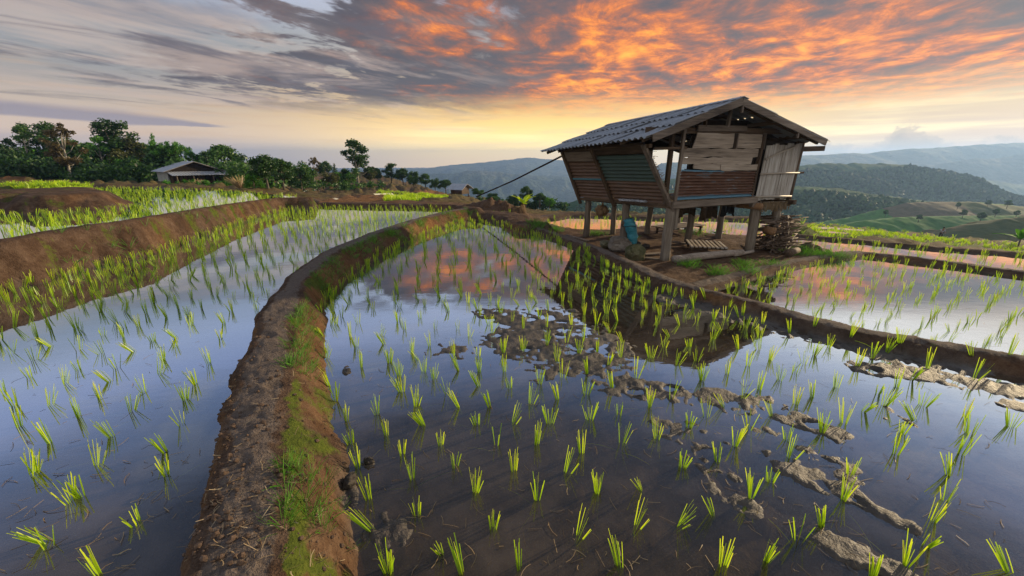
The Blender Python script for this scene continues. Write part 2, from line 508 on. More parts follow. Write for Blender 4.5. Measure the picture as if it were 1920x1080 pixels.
def water_mat():
    m = bpy.data.materials.new("paddy_water"); m.use_nodes = True
    nt = m.node_tree; nt.nodes.remove(nt.nodes['Principled BSDF'])
    out = nt.nodes['Material Output']
    pos = texco(nt, 'Object')
    bn = nt.nodes.new('ShaderNodeBump'); bn.inputs['Strength'].default_value = 0.035; bn.inputs['Distance'].default_value = 0.02
    hh = noise(nt, mapping(nt, pos, (2.2, 5.5, 1)), 1.0, 3, 0.5) + noise(nt, pos, 9.0, 2, 0.5) * 0.18
    link(nt, hh, bn.inputs['Height'])
    lw = nt.nodes.new('ShaderNodeLayerWeight'); lw.inputs[0].default_value = 0.5
    nt.links.new(bn.outputs[0], lw.inputs['Normal'])
    f = X(nt, lw.outputs['Facing']).pow(2.5) * 1.42 + 0.006
    f = f.mn(0.97)
    g = nt.nodes.new('ShaderNodeBsdfGlossy'); g.inputs['Roughness'].default_value = 0.015; g.inputs['Color'].default_value = (.84, .93, 1.0, 1)
    nt.links.new(bn.outputs[0], g.inputs['Normal'])
    tr = nt.nodes.new('ShaderNodeBsdfTransparent'); tr.inputs[0].default_value = (.78, .68, .54, 1)
    # suspended silt, in drifting clouds
    silt = nt.nodes.new('ShaderNodeBsdfDiffuse'); link(nt, ramp(nt, noise(nt, pos, 1.1, 5, 0.6), [(.35, (.075, .062, .052)), (.65, (.16, .125, .098))]), silt.inputs[0])
    s1 = noise(nt, pos, .8, 5, 0.6, 0.6); s2 = noise(nt, pos, 6.0, 4, 0.6)
    body_ = nt.nodes.new('ShaderNodeMixShader'); link(nt, (s1 * .8 + s2 * .3).ss(.35, .80) * .55 + .10, body_.inputs[0])
    nt.links.new(tr.outputs[0], body_.inputs[1]); nt.links.new(silt.outputs[0], body_.inputs[2])
    mx = nt.nodes.new('ShaderNodeMixShader')
    link(nt, f, mx.inputs[0]); nt.links.new(body_.outputs[0], mx.inputs[1]); nt.links.new(g.outputs[0], mx.inputs[2])
    nt.links.new(mx.outputs[0], out.inputs[0])
    return m

def leaf_mat(name, cols, trans=0.45, rough=0.5, use_tint=True, var=0.25):
    """Foliage: diffuse + translucent; 'tint' (per vertex) picks along the colour ramp."""
    m = bpy.data.materials.new(name); m.use_nodes = True
    nt = m.node_tree; nt.nodes.remove(nt.nodes['Principled BSDF'])
    out = nt.nodes['Material Output']
    at = attr(nt, "tint")
    f = X(nt, at.outputs['Fac'])
    oi = nt.nodes.new('ShaderNodeObjectInfo')
    f = f + (X(nt, oi.outputs['Random']) - 0.5) * var
    k = len(cols)
    c = ramp(nt, f, [(i / (k - 1), q) for i, q in enumerate(cols)])
    d = nt.nodes.new('ShaderNodeBsdfDiffuse'); t = nt.nodes.new('ShaderNodeBsdfTranslucent')
    g = nt.nodes.new('ShaderNodeBsdfGlossy'); g.inputs['Roughness'].default_value = rough; g.inputs[0].default_value = (1, 1, 1, 1)
    link(nt, c, d.inputs[0]); link(nt, c, t.inputs[0])
    m1 = nt.nodes.new('ShaderNodeMixShader'); m1.inputs[0].default_value = trans
    nt.links.new(d.outputs[0], m1.inputs[1]); nt.links.new(t.outputs[0], m1.inputs[2])
    m2 = nt.nodes.new('ShaderNodeMixShader'); m2.inputs[0].default_value = 0.03
    nt.links.new(m1.outputs[0], m2.inputs[1]); nt.links.new(g.outputs[0], m2.inputs[2])
    nt.links.new(m2.outputs[0], out.inputs[0])
    return m

def wood_mat(name, axis, cols, rough=0.8, seed=0.0, bstr=0.5):
    m, nt, b = new_mat(name)
    pos = texco(nt, 'Object')
    oi = nt.nodes.new('ShaderNodeObjectInfo')
    off = X(nt, oi.outputs['Random']) * 37.0 + seed
    add = nt.nodes.new('ShaderNodeVectorMath'); add.operation = 'ADD'
    link(nt, pos, add.inputs[0]); link(nt, combine(nt, off, off, off), add.inputs[1])
    sc = [26.0, 26.0, 26.0]; sc['xyz'.index(axis)] = 1.2
    n1 = noise(nt, mapping(nt, add.outputs[0], sc), 1.0, 5, 0.65, 0.4)
    sc2 = [5.0, 5.0, 5.0]; sc2['xyz'.index(axis)] = 1.0
    n2 = noise(nt, mapping(nt, add.outputs[0], sc2), 1.0, 4, 0.55)
    sc3 = [90.0, 90.0, 90.0]; sc3['xyz'.index(axis)] = 3.0
    n3 = noise(nt, mapping(nt, add.outputs[0], sc3), 1.0, 2, 0.6)
    f = n1 * .55 + n2 * .45 + (n3 - .5) * .3 + (X(nt, oi.outputs['Random']) - .5) * .16
    k = len(cols)
    c = ramp(nt, f, [(.28 + .46 * i / (k - 1), q) for i, q in enumerate(cols)])
    crack = n1.ss(.27, .34)
    c = mixc(nt, 1.0 - crack, c, (.012, .009, .007))
    link(nt, c, b.inputs['Base Color']); b.inputs['Roughness'].default_value = rough
    bump(nt, n1 * .7 + n3 * .4, bstr, 0.01, b)
    return m

def plain_noise_mat(name, cols, scale=6.0, rough=0.85, bstr=0.4, bdist=0.02, spec=0.2, stretch=(1, 1, 1), lo=.3, hi=.7, metal=0.0):
    m, nt, b = new_mat(name)
    pos = mapping(nt, texco(nt, 'Object'), stretch)
    n1 = noise(nt, pos, scale, 6, 0.6); n2 = noise(nt, pos, scale * 5, 4, 0.6)
    oi = nt.nodes.new('ShaderNodeObjectInfo')
    k = len(cols)
    f = n1 * .65 + n2 * .35 + (X(nt, oi.outputs['Random']) - .5) * .12
    c = ramp(nt, f, [(lo + (hi - lo) * i / (k - 1), q) for i, q in enumerate(cols)])
    link(nt, c, b.inputs['Base Color']); b.inputs['Roughness'].default_value = rough
    b.inputs['Specular IOR Level'].default_value = spec; b.inputs['Metallic'].default_value = metal
    bump(nt, n1 * .5 + n2 * .5, bstr, bdist, b)
    return m

def rust_sheet_mat(name, paint, rust, axis, blue_bands=()):
    """Painted corrugated iron with rust. axis: the object axis that runs down the sheet (across the ridges)."""
    m, nt, b = new_mat(name)
    pos = texco(nt, 'Object')
    xyz = sep(nt, pos)
    n1 = noise(nt, mapping(nt, pos, (1.6, 1.6, 6.0)), 1.0, 5, 0.6)
    n2 = noise(nt, mapping(nt, pos, (4.0, 4.0, 30.0)), 1.0, 4, 0.65)
    rc = ramp(nt, n2 * .6 + n1 * .4, [(.3, rust[0]), (.5, rust[1]), (.72, rust[2])])
    keep = None
    for (lo, hi, w) in blue_bands:
        zc = xyz['xyz'.index(axis)] + (n1 - .5) * .10 + (n2 - .5) * .08
        k = zc.ss(lo - w, lo) * (1.0 - zc.ss(hi, hi + w))
        keep = k if keep is None else keep.mx(k)
    patch = (n1 * .6 + n2 * .5).ss(.60, .70) * .7
    keep = patch if keep is None else keep.mx(patch)
    pc = ramp(nt, n2, [(.3, tuple(v * .6 for v in paint)), (.65, paint)])
    c = mixc(nt, keep, rc, pc)
    link(nt, c, b.inputs['Base Color']); b.inputs['Roughness'].default_value = 0.55
    b.inputs['Specular IOR Level'].default_value = 0.4
    return m

def roof_mat(name, cols, rough=0.5, metal=0.0, spec=.5):
    m, nt, b = new_mat(name)
    pos = texco(nt, 'Object')
    n1 = noise(nt, mapping(nt, pos, (1.0, 6.0, 1.0)), 1.0, 6, 0.65)
    n2 = noise(nt, pos, 22.0, 4, 0.6)
    k = len(cols)
    n3 = noise(nt, mapping(nt, pos, (.6, 2.5, .6)), 1.0, 4, 0.6)
    c = ramp(nt, n1 * .45 + n2 * .25 + n3 * .4 - .05, [(.3 + .42 * i / (k - 1), q) for i, q in enumerate(cols)])
    c = mixc(nt, (n1 * .5 + n3 * .6).ss(.60, .72) * .55, c, (.09, .06, .042))
    link(nt, c, b.inputs['Base Color']); b.inputs['Roughness'].default_value = rough
    b.inputs['Metallic'].default_value = metal; b.inputs['Specular IOR Level'].default_value = spec
    bump(nt, n2, 0.3, 0.01, b)
    return m

def hill_mat(name, stops, scale, patch=None, bstr=0.6, bdist=6.0, vor=None):
    m, nt, b = new_mat(name)
    pos = texco(nt, 'Object')
    n1 = noise(nt, pos, scale, 6, 0.6); n2 = noise(nt, pos, scale * 9, 4, 0.65)
    c = ramp(nt, n1 * .6 + n2 * .4, stops)
    if vor:
        v = nt.nodes.new('ShaderNodeTexVoronoi'); v.feature = 'F1'; v.inputs['Scale'].default_value = vor[0]
        n0 = noise(nt, pos, scale * 1.5, 3, 0.5)
        ad = nt.nodes.new('ShaderNodeVectorMath'); ad.operation = 'MULTIPLY_ADD'
        link(nt, combine(nt, n0, n0, 0.0), ad.inputs[0]); ad.inputs[1].default_value = (vor[2],) * 3; link(nt, mapping(nt, pos, (1, .55, .001)), ad.inputs[2])
        nt.links.new(ad.outputs[0], v.inputs['Vector'])
        cs = nt.nodes.new('ShaderNodeSeparateColor'); nt.links.new(v.outputs['Color'], cs.inputs[0])
        f = X(nt, cs.outputs[0])
        fc = ramp(nt, f, vor[1], 'CONSTANT')
        c = mixc(nt, .85, c, fc)
        c = mixc(nt, n2.ss(.35, .7) * .35, c, (.01, .03, .01))
    link(nt, c, b.inputs['Base Color']); b.inputs['Roughness'].default_value = 0.95; b.inputs['Specular IOR Level'].default_value = 0.1
    bump(nt, n1 + n2 * .6, bstr, bdist, b)
    return m

M = {}
M['soil'] = soil_mat()
M['water'] = water_mat()
M['rice'] = leaf_mat("rice_blade", [(.26, .20, .04), (.22, .40, .012), (.42, .64, .014), (.62, .77, .024), (.78, .82, .05)], trans=.5, rough=.4, var=.34)
M['grass'] = leaf_mat("grass_blade", [(.05, .10, .01), (.07, .22, .012), (.14, .36, .02)], trans=.4, var=.1)
M['straw'] = leaf_mat("dry_straw", [(.16, .10, .05), (.34, .24, .12), (.52, .40, .24)], trans=.15, var=.1)
M['leaf_dark'] = leaf_mat("leaf_dark_green", [(.012, .034, .010), (.034, .095, .016), (.085, .19, .024)], trans=.4)
M['leaf_bright'] = leaf_mat("leaf_bright_green", [(.025, .08, .008), (.06, .20, .012), (.13, .36, .02)], trans=.4)
M['leaf_olive'] = leaf_mat("leaf_olive", [(.025, .035, .008), (.07, .085, .016), (.14, .14, .03)], trans=.4)
M['leaf_brown'] = leaf_mat("leaf_brown", [(.05, .04, .012), (.11, .085, .025), (.18, .13, .045)], trans=.4)
M['bark'] = plain_noise_mat("bark", [(.05, .04, .03), (.12, .10, .08), (.20, .17, .14)], 8, stretch=(3, 3, .6))
M['bark_pale'] = plain_noise_mat("bark_pale", [(.14, .12, .10), (.26, .24, .20), (.38, .35, .30)], 8, stretch=(3, 3, .6))
greys = [(.045, .034, .026), (.105, .080, .061), (.18, .142, .11), (.27, .222, .175)]
browns = [(.022, .014, .009), (.055, .034, .020), (.10, .065, .040), (.16, .11, .07)]
for ax in 'xyz':
    M['grey_' + ax] = wood_mat("weathered_wood_" + ax, ax, greys)
    M['brown_' + ax] = wood_mat("dark_wood_" + ax, ax, browns)
M['plank'] = wood_mat("pale_plank", 'x', [(.085, .066, .050), (.19, .150, .114), (.31, .252, .194), (.42, .355, .285)])
M['bamboo'] = wood_mat("bamboo_mat", 'z', [(.15, .125, .095), (.33, .30, .26), (.48, .455, .42), (.60, .585, .56)], rough=.6)
M['batten'] = wood_mat("bamboo_batten", 'x', [(.20, .16, .12), (.36, .31, .25), (.5, .45, .38)], rough=.6)
M['post'] = wood_mat("post_wood", 'z', [(.065, .052, .040), (.14, .112, .085), (.22, .185, .145), (.31, .27, .22)])
M['roof'] = roof_mat("fibre_cement_roof", [(.07, .075, .086), (.16, .17, .19), (.28, .30, .335), (.42, .445, .49)], .45)
M['tin'] = roof_mat("pale_tin_roof", [(.20, .21, .23), (.36, .38, .42), (.52, .55, .60)], .35, .1)
M['rust_blue'] = rust_sheet_mat("rusty_blue_sheet", (.12, .25, .34), [(.045, .023, .015), (.115, .056, .034), (.21, .125, .08)], 'z', [(1.2, 1.55, .05), (2.15, 2.4, .02)])
M['rust_brown'] = rust_sheet_mat("rusty_brown_sheet", (.10, .085, .07), [(.05, .028, .016), (.12, .066, .038), (.20, .12, .072)], 'z')
M['green_sheet'] = rust_sheet_mat("dull_green_sheet", (.035, .065, .050), [(.025, .040, .032), (.045, .075, .060), (.07, .11, .085)], 'z')
M['blue_strip'] = plain_noise_mat("blue_paint", [(.05, .16, .21), (.09, .25, .32)], 8, .6)
M['thatch'] = plain_noise_mat("thatch", [(.05, .035, .02), (.13, .09, .05), (.24, .17, .10)], 14, stretch=(4, 4, .5), bstr=.8)
M['sack'] = plain_noise_mat("blue_sack", [(.010, .085, .12), (.030, .22, .29), (.10, .36, .43)], 6, .45, .5, .03, .4, stretch=(1, 1, 3))
M['bag'] = plain_noise_mat("brown_bag", [(.05, .03, .015), (.14, .085, .04), (.26, .17, .09)], 9, .6, .6, .03)
M['cloth'] = plain_noise_mat("brown_cloth", [(.020, .013, .008), (.05, .032, .018), (.09, .06, .033)], 5, .9, .5, .03)
M['black_cloth'] = plain_noise_mat("black_cloth", [(.005, .005, .006), (.012, .012, .013), (.022, .022, .024)], 5, .9, .5, .03)
M['rock'] = plain_noise_mat("pale_rock", [(.09, .075, .06), (.20, .17, .14), (.34, .30, .25)], 4, .9, .8, .05)
M['moss_rock'] = plain_noise_mat("mossy_rock", [(.05, .055, .02), (.13, .12, .06), (.24, .21, .14)], 4, .9, .8, .05)
M['dark_rock'] = plain_noise_mat("dark_stone", [(.02, .016, .014), (.05, .042, .036), (.10, .085, .07)], 5, .9, .8, .05)
M['rope'] = plain_noise_mat("dark_pole", [(.015, .012, .010), (.04, .032, .025)], 10)
M['log'] = wood_mat("log_bark", 'x', [(.09, .065, .048), (.20, .155, .12), (.33, .27, .22), (.42, .36, .30)])
M['stick'] = wood_mat("stick_bark", 'x', [(.035, .022, .014), (.085, .055, .036), (.16, .11, .075), (.25, .18, .13)])
M['endgrain'] = plain_noise_mat("cut_end", [(.14, .075, .035), (.28, .16, .08)], 12)
M['wall_daub'] = plain_noise_mat("grey_wall", [(.18, .19, .18), (.34, .35, .33), (.45, .46, .43)], 3)
M['dark_inside'] = plain_noise_mat("near_black_fill", [(.010, .007, .005), (.03, .02, .013)], 6)  # near-black colour, paints in the dark of the hut's inside
# ------------------------------------------------------------------ lie of the land
ZG = -0.40                                    # earth under the hut
Z_MID, Z_LEFT, Z_UP, Z_RIGHT, Z_STRIP, Z_BACK = 0.0, 0.25, 0.62, -0.45, -0.47, -0.55

def line(pts, z):
    return [tuple(ground(px, py, z)) for px, py in pts]

D1 = line([(425, 1500), (440, 1080), (464, 900), (482, 760), (500, 660), (522, 580), (562, 515), (622, 470), (702, 436), (772, 413), (838, 396), (885, 388)], .36)
D1[0] = (D1[1][0] + .25, .30, .36)
D2 = [tuple(ground(px, py, z)) for px, py, z in ((-700, 540, .9), (-190, 475, .9), (0, 449, .9), (62, 438, .9), (120, 427, .91), (240, 411, .92), (330, 397, .86), (420, 383, .79), (520, 370, .70), (580, 369, .68))]
D3 = line([(580, 371), (604, 379), (700, 381), (790, 382), (850, 384), (890, 388)], .40)
D5 = line([(985, 418), (1012, 428), (1060, 442), (1120, 464), (1180, 490), (1240, 517), (1320, 543), (1420, 566), (1520, 594), (1640, 622), (1780, 645), (1920, 670), (2150, 712), (2600, 800)], .13)
D5b = line([(985, 418), (965, 404), (930, 398), (885, 394)], .22)
D6 = line([(1310, 532), (1360, 518), (1420, 504), (1480, 490), (1540, 479), (1615, 471), (1700, 480), (1800, 492), (1920, 508), (2200, 545)], -.34)
D7 = line([(1468, 436), (1540, 443), (1640, 451), (1760, 462), (1860, 468), (1960, 476), (2300, 505)], -.38)
D8 = line([(1030, 404), (1060, 399), (1130, 400), (1250, 405), (1330, 404), (1470, 409)], -.42)
D9 = line([(1010, 425), (1075, 430), (1150, 431), (1215, 424), (1260, 428), (1330, 438), (1400, 442), (1470, 444)], -.42)
D10 = line([(-300, 372), (0, 360), (55, 354), (102, 352), (122, 361)], 1.08)
DIKES = [  # line, half width of the top, side slope, wobble
    (D1, .185, 1.35, .085), (D2, .10, 1.5, .09), (D3, .15, 1.2, .10), (D5, .12, 1.1, .06), (D5b, .35, .8, .12),
    (D6, .15, 1.2, .07), (D7, .14, 1.3, .08), (D8, .35, .6, .15), (D9, .18, .7, .12), (D10, .8, .8, .25)]

def xy(l): return [(p[0], p[1]) for p in l]
far_up = xy(line([(526, 366), (440, 359), (330, 354), (200, 352), (125, 352)], Z_UP))
left_out = [(-14.0, 9.0), (-14.0, 6.0), (-6.5, 0.2)]
POLY_MID = xy(D1) + [(.6, 16.4)] + xy(D5b)[::-1][1:] + xy(D5)[1:] + [(6, .3)]
POLY_LEFT = xy(D1) + xy(D3)[::-1] + xy(D2)[::-1] + [(-4, .3)]
POLY_UP = xy(D2) + far_up + xy(D10)[::-1] + [(-30, 12)]
POLY_RIGHT = xy(D5)[6:] + xy(D6)[::-1]
POLY_STRIP = xy(D6)[4:] + xy(D7)[::-1] + xy(line([(1482, 452), (1505, 464)], -.5))
POLY_BACK = xy(D8) + xy(D9)[::-1]
POLY_HUT = xy(D5)[:7] + xy(D6)[:5] + xy(line([(1545, 470), (1530, 455), (1480, 446)], -.4)) + xy(D9)[::-1]

def inside(px, py, poly):
    r = np.zeros(px.shape, bool)
    n = len(poly)
    for i in range(n):
        x1, y1 = poly[i]; x2, y2 = poly[(i + 1) % n]
        if y1 == y2: continue
        c = ((y1 > py) != (y2 > py)) & (px < (x2 - x1) * (py - y1) / (y2 - y1) + x1)
        r ^= c
    return r

def seg_dist(X, Y, L):
    """distance to a polyline, the level of the nearest point, and on which side the point lies"""
    best = np.full(X.shape, 1e9); lev = np.zeros(X.shape); side = np.zeros(X.shape)
    for (x1, y1, z1), (x2, y2, z2) in zip(L[:-1], L[1:]):
        dx, dy = x2 - x1, y2 - y1; L2 = dx * dx + dy * dy + 1e-9
        t = np.clip(((X - x1) * dx + (Y - y1) * dy) / L2, 0, 1)
        ex, ey = X - (x1 + t * dx), Y - (y1 + t * dy)
        d = ex * ex + ey * ey
        k = d < best
        best[k] = d[k]; lev[k] = (z1 + t * (z2 - z1))[k]; side[k] = (dx * ey - dy * ex)[k]
    return np.sqrt(best), lev, np.sign(side)

# open country past the paddies: columns of sight line (px at the horizon) and, at each distance, the height the land has there
DIST = [3, 8, 12, 18, 25, 40, 60, 90, 150, 300, 700, 1500, 12000]
def col(px, py18, py25, py40, py60, py90, py150, z300, z700=-110):
    near = zz(py18, 18)
    return (px, [near, near, near, near, zz(py25, 25), zz(py40, 40), zz(py60, 60), zz(py90, 90), zz(py150, 150), z300, z700, -150, -150])
COLS = [
    col(-1400, 350, 343, 335, 325, 310, 298, 4, -60), col(0, 352, 345, 338, 331, 316, 304, 1, -60), col(200, 352, 346, 343, 340, 326, 316, -5, -80), col(330, 355, 350, 346, 341, 328, 316, -5, -80),
    col(480, 363, 357, 350, 338, 318, 310, -6), col(600, 376, 368, 360, 349, 333, 328, -16), col(720, 379, 371, 363, 354, 338, 336, -22),
    col(800, 381, 374, 366, 358, 350, 350, -28), col(862, 384, 378, 373, 370, 366, 362, -34), col(1000, 404, 399, 396, 394, 394, 396, -44), col(1250, 413, 405, 403, 409, 430, 440, -75),
    col(1500, 437, 428, 421, 417, 440, 455, -80), col(1700, 449, 444, 438, 436, 452, 462, -80), col(1920, 471, 463, 458, 456, 466, 470, -80), col(3200, 560, 540, 520, 510, 500, 500, -90)]
_ca = np.array([math.atan2(*ray(c[0], 345)[:2]) for c in COLS]); _cz = np.array([c[1] for c in COLS]); _ld = np.log(np.array(DIST, float))

def open_country(X, Y):
    # the columns are given by forward distance
    az = np.arctan2(X, np.maximum(Y, .05)); ld = np.log(np.maximum(Y, .5))
    i = np.clip(np.searchsorted(_ca, az) - 1, 0, len(_ca) - 2)
    u = np.clip((az - _ca[i]) / (_ca[i + 1] - _ca[i]), 0, 1)
    j = np.clip(np.searchsorted(_ld, ld) - 1, 0, len(_ld) - 2)
    v = np.clip((ld - _ld[j]) / (_ld[j + 1] - _ld[j]), 0, 1)
    return (_cz[i, j] * (1 - u) + _cz[i + 1, j] * u) * (1 - v) + (_cz[i, j + 1] * (1 - u) + _cz[i + 1, j + 1] * u) * v

# mud that stands just clear of the water: (px, py, px, py, half width, height, z)
MUD = [(930, 585, 1010, 610, .36, .075), (980, 640, 1110, 655, .55, .095), (1040, 590, 1060, 620, .4, .075), (1120, 620, 1130, 640, .25, .06), (1010, 700, 1040, 690, .2, .06), (1060, 690, 1160, 690, .2, .07),
       (1150, 720, 1260, 740, .22, .065), (1340, 745, 1440, 765, .22, .08), (1440, 770, 1560, 810, .15, .09), (1450, 830, 1560, 880, .20, .08), (1480, 880, 1600, 930, .13, .10), (1590, 932, 1700, 985, .075, .105),
       (1260, 800, 1330, 830, .17, .07), (1340, 910, 1400, 950, .10, .075), (1560, 1020, 1680, 1075, .11, .09), (1300, 870, 1370, 905, .10, .06), (1720, 700, 1920, 735, .22, .09), (1620, 690, 1760, 705, .2, .07),
       (1640, 655, 1800, 690, .25, .09), (1500, 620, 1640, 660, .28, .085), (1370, 590, 1500, 625, .3, .085), (1250, 560, 1370, 590, .25, .07), (690, 868, 692, 870, .035, .12), (640, 900, 655, 940, .07, .10), (650, 690, 652, 700, .05, .08),
       (1660, 770, 1700, 800, .1, .07), (700, 985, 740, 1000, .12, .065), (1900, 760, 1990, 780, .15, .08), (820, 655, 860, 660, .2, .05)]
_mud = [(ground(a, b, 0), ground(c, d, 0), w, h) for a, b, c, d, w, h in MUD]

def land(X, Y, full=False):
    n1 = fbm(X * 1.1, Y * 1.1, 4, 3); n2 = fbm(X * 4.5, Y * 4.5, 4, 11); n3 = fbm(X * 17, Y * 17, 3, 23)
    R = np.hypot(X, Y)
    z = open_country(X, Y) + n1 * np.clip((R - 14) * .02, 0.03, .8) + fbm(X * .05, Y * .05, 4, 5) * np.clip((Y - 30) * .03, 0, 8)
    path = np.zeros(X.shape); wet = np.zeros(X.shape); moss = np.clip((R - 16) * .05, 0, .35) + n1 * .3; clay = np.full(X.shape, .15) + n1 * .6
    near = R < 60
    def setreg(poly, zf, w, ms, cl):
        nonlocal z, wet, moss, clay
        k = inside(X, Y, poly) & near
        z = np.where(k, zf, z); wet = np.where(k, w, wet); moss = np.where(k, ms, moss); clay = np.where(k, cl, clay)
        return k
    setreg(POLY_HUT, ZG + n1 * .05 + n2 * .025 + n3 * .012, .05, -.15 + n1 * .35, .25)
    bed = n1 * .035 + n2 * .022 + n3 * .010
    setreg(POLY_BACK, Z_BACK - .05 + bed, 1, 0, 0)
    setreg(POLY_STRIP, Z_STRIP - .06 + bed, 1, 0, 0)
    setreg(POLY_RIGHT, Z_RIGHT - .075 + bed, 1, 0, 0)
    setreg(POLY_UP, Z_UP - .06 + bed, 1, 0, 0)
    setreg(POLY_LEFT, Z_LEFT - .085 + bed, 1, 0, .2)
    km = setreg(POLY_MID, Z_MID - .068 + bed, 1, 0, .1)
    mud = np.zeros(X.shape)
    for a, b, w, h in _mud:
        dx, dy = b.x - a.x, b.y - a.y; L2 = dx * dx + dy * dy + 1e-9
        t = np.clip(((X - a.x) * dx + (Y - a.y) * dy) / L2, 0, 1)
        d = np.hypot(X - (a.x + t * dx), Y - (a.y + t * dy)) * (1 + n2 * .7 + n1 * .6)
        mud = np.maximum(mud, (.062 + h * .16) * (1 - sstep(d, w * .5, w * 1.9)))
    # footprints pressed into the mud
    cell = .42
    gx, gy = np.floor(X / cell), np.floor(Y / cell)
    jx, jy = _hash(gx, gy, 91), _hash(gx, gy, 92)
    fd = np.hypot(X - (gx + .3 + .4 * jx) * cell, (Y - (gy + .3 + .4 * jy) * cell) * 1.4)
    foot = (1 - sstep(fd, .045, .085)) * (_hash(gx, gy, 93) > .45)
    rim = (1 - sstep(np.abs(fd - .10), .0, .035)) * (_hash(gx, gy, 93) > .45)
    # mud: flat wet sheets that slope gently under the water, pocked by footprints
    mk = sstep(mud + n1 * .020 + n2 * .026 + n3 * .010, .010, .075)
    flat = .004 + np.clip(mud - .07, 0, .05) * .9 + n1 * .009 + n2 * .010 + n3 * .020 - foot * .050 + rim * .012
    z = np.where(km, z * (1 - mk) + flat * mk, z)
    base = z.copy()
    for k, (L, hw, sl, wb) in enumerate(DIKES):
        d, lev, side = seg_dist(X, Y, L)
        if k == 0:
            hwv = np.where(side > 0, hw * .92, hw * .90); slv = np.where(side > 0, 2.6, 1.45 + n1 * .7)
        elif k == 1:
            hwv = hw; slv = np.where(side > 0, 2.2, 2.9 + n2 * 1.4)
        else:
            hwv, slv = hw, sl
        ee = d + (n1 * .9 + n2 * .75 + n3 * .25) * wb
        over = np.maximum(ee - hwv, 0)
        crown = -np.minimum(ee / np.maximum(hwv, .05), 1) ** 2 * .022
        zt = lev + crown + n2 * .026 + n3 * .016 + n1 * .02
        rnd = .05
        zd = zt - slv * (np.sqrt(over * over + rnd * rnd) - rnd)
        zd = zd + np.minimum(over, .16) * (n3 * .30 + n2 * .25) - np.clip(over * 9, 0, 1) * np.clip(.10 - np.abs(n2 + n3 * .5), 0, 1) * .16
        if k in (0, 3, 5): zd = zd - (foot * .020 - rim * .006) * (1 - sstep(ee, hw * .4, hw * .95))
        top = zd > z
        z = np.maximum(z, zd)
        onslope = top & (over > .015)
        ontop = top & (over <= .015)
        path = np.where(top, np.where(k in (0, 3, 5), 1 - sstep(ee, hwv * .45, hwv * 1.0), 0), path)
        wet = np.where(top, np.clip(.55 - (zd - base) * 4.5, 0, .7), wet)
        clay = np.where(onslope, (.40 if k == 0 else .0) + n1 * 1.0, np.where(ontop, .02 + n1 * .2, clay))
        if k == 0:
            edge = (1 - sstep(np.abs(ee - hwv - .035), .0, .085)) * (side < 0)
            moss = np.where(top, np.where(side < 0, edge * (.50 + n2 * .9) + (over > .02) * (.27 + n2 * 1.1) - .06, -.2), moss)
        elif k == 1:
            moss = np.where(top, np.where(onslope, .16 + n2 * 1.3, 0), moss)
        elif k in (6, 7, 8, 9):
            moss = np.where(top, .05 + n2 * 1.0, moss)
        else:
            moss = np.where(top, -.1 + n2 * .7, moss)
    # earth mound at the meeting of the dikes, and the hump beside the firewood
    for (px, py, zc, rx, ry, hh, ms) in ((935, 388, .2, 1.5, .7, .50, -.1), (1005, 403, .1, 1.0, .9, .16, -.2), (1030, 428, .0, .35, .6, .22, .35), (1530, 470, -.4, .55, .35, .20, .55), (955, 378, .3, 1.3, .6, .16, .0)):
        c = ground(px, py, zc)
        q = ((X - c.x) / rx) ** 2 + ((Y - c.y) / ry) ** 2
        b = hh * np.exp(-q * 1.3) * (1 + n2 * .5 + n1 * .4)
        z = z + b
        k = q < 1.6
        wet = np.where(k, .15, wet); moss = np.where(k, ms + n2 * .8, moss); clay = np.where(k, .2, clay)
    if full:
        return z, np.clip(wet, 0, 1), np.clip(moss, 0, 1), np.clip(clay, 0, 1), np.clip(path, 0, 1)
    return z

def land_at(x, y):
    return float(land(np.array([float(x)]), np.array([float(y)]))[0])

def make_ground():
    na = 760
    ang = np.radians(np.linspace(-74, 74, na))
    r1 = np.exp(np.linspace(math.log(.35), math.log(26), 520))
    r2 = np.exp(np.linspace(math.log(26), math.log(9000), 130))[1:]
    r = np.concatenate([r1, r2]); nr = len(r)
    A, R = np.meshgrid(ang, r)
    Xg, Yg = R * np.sin(A), R * np.cos(A)
    x, y = Xg.ravel(), Yg.ravel()
    z, wet, moss, clay, path = land(x, y, True)
    V = np.stack([x, y, z], 1)
    i, j = np.meshgrid(np.arange(nr - 1), np.arange(na - 1), indexing='ij')
    a = (i * na + j).ravel()
    F = np.stack([a, a + 1, a + na + 1, a + na], 1)
    F = F[:, ::-1]
    o = np_obj("ground", V, F, M['soil'], True, np.stack([moss, wet, clay, path], 1))
    tag(o, kind="structure")
    return o
ground_obj = make_ground()

def make_water(poly, z):
    o = mesh_obj("water", [(p[0], p[1], z) for p in poly], [tuple(range(len(poly)))], M['water'])
    bm = bmesh.new(); bm.from_mesh(o.data)
    bmesh.ops.triangulate(bm, faces=bm.faces[:])
    for f in bm.faces:
        if f.normal.z < 0: f.normal_flip()
    bm.to_mesh(o.data); bm.free()
    tag(o, kind="structure")
for p, z in ((POLY_MID, Z_MID), (POLY_LEFT, Z_LEFT), (POLY_UP, Z_UP), (POLY_RIGHT, Z_RIGHT), (POLY_STRIP, Z_STRIP), (POLY_BACK, Z_BACK)):
    make_water(p, z)
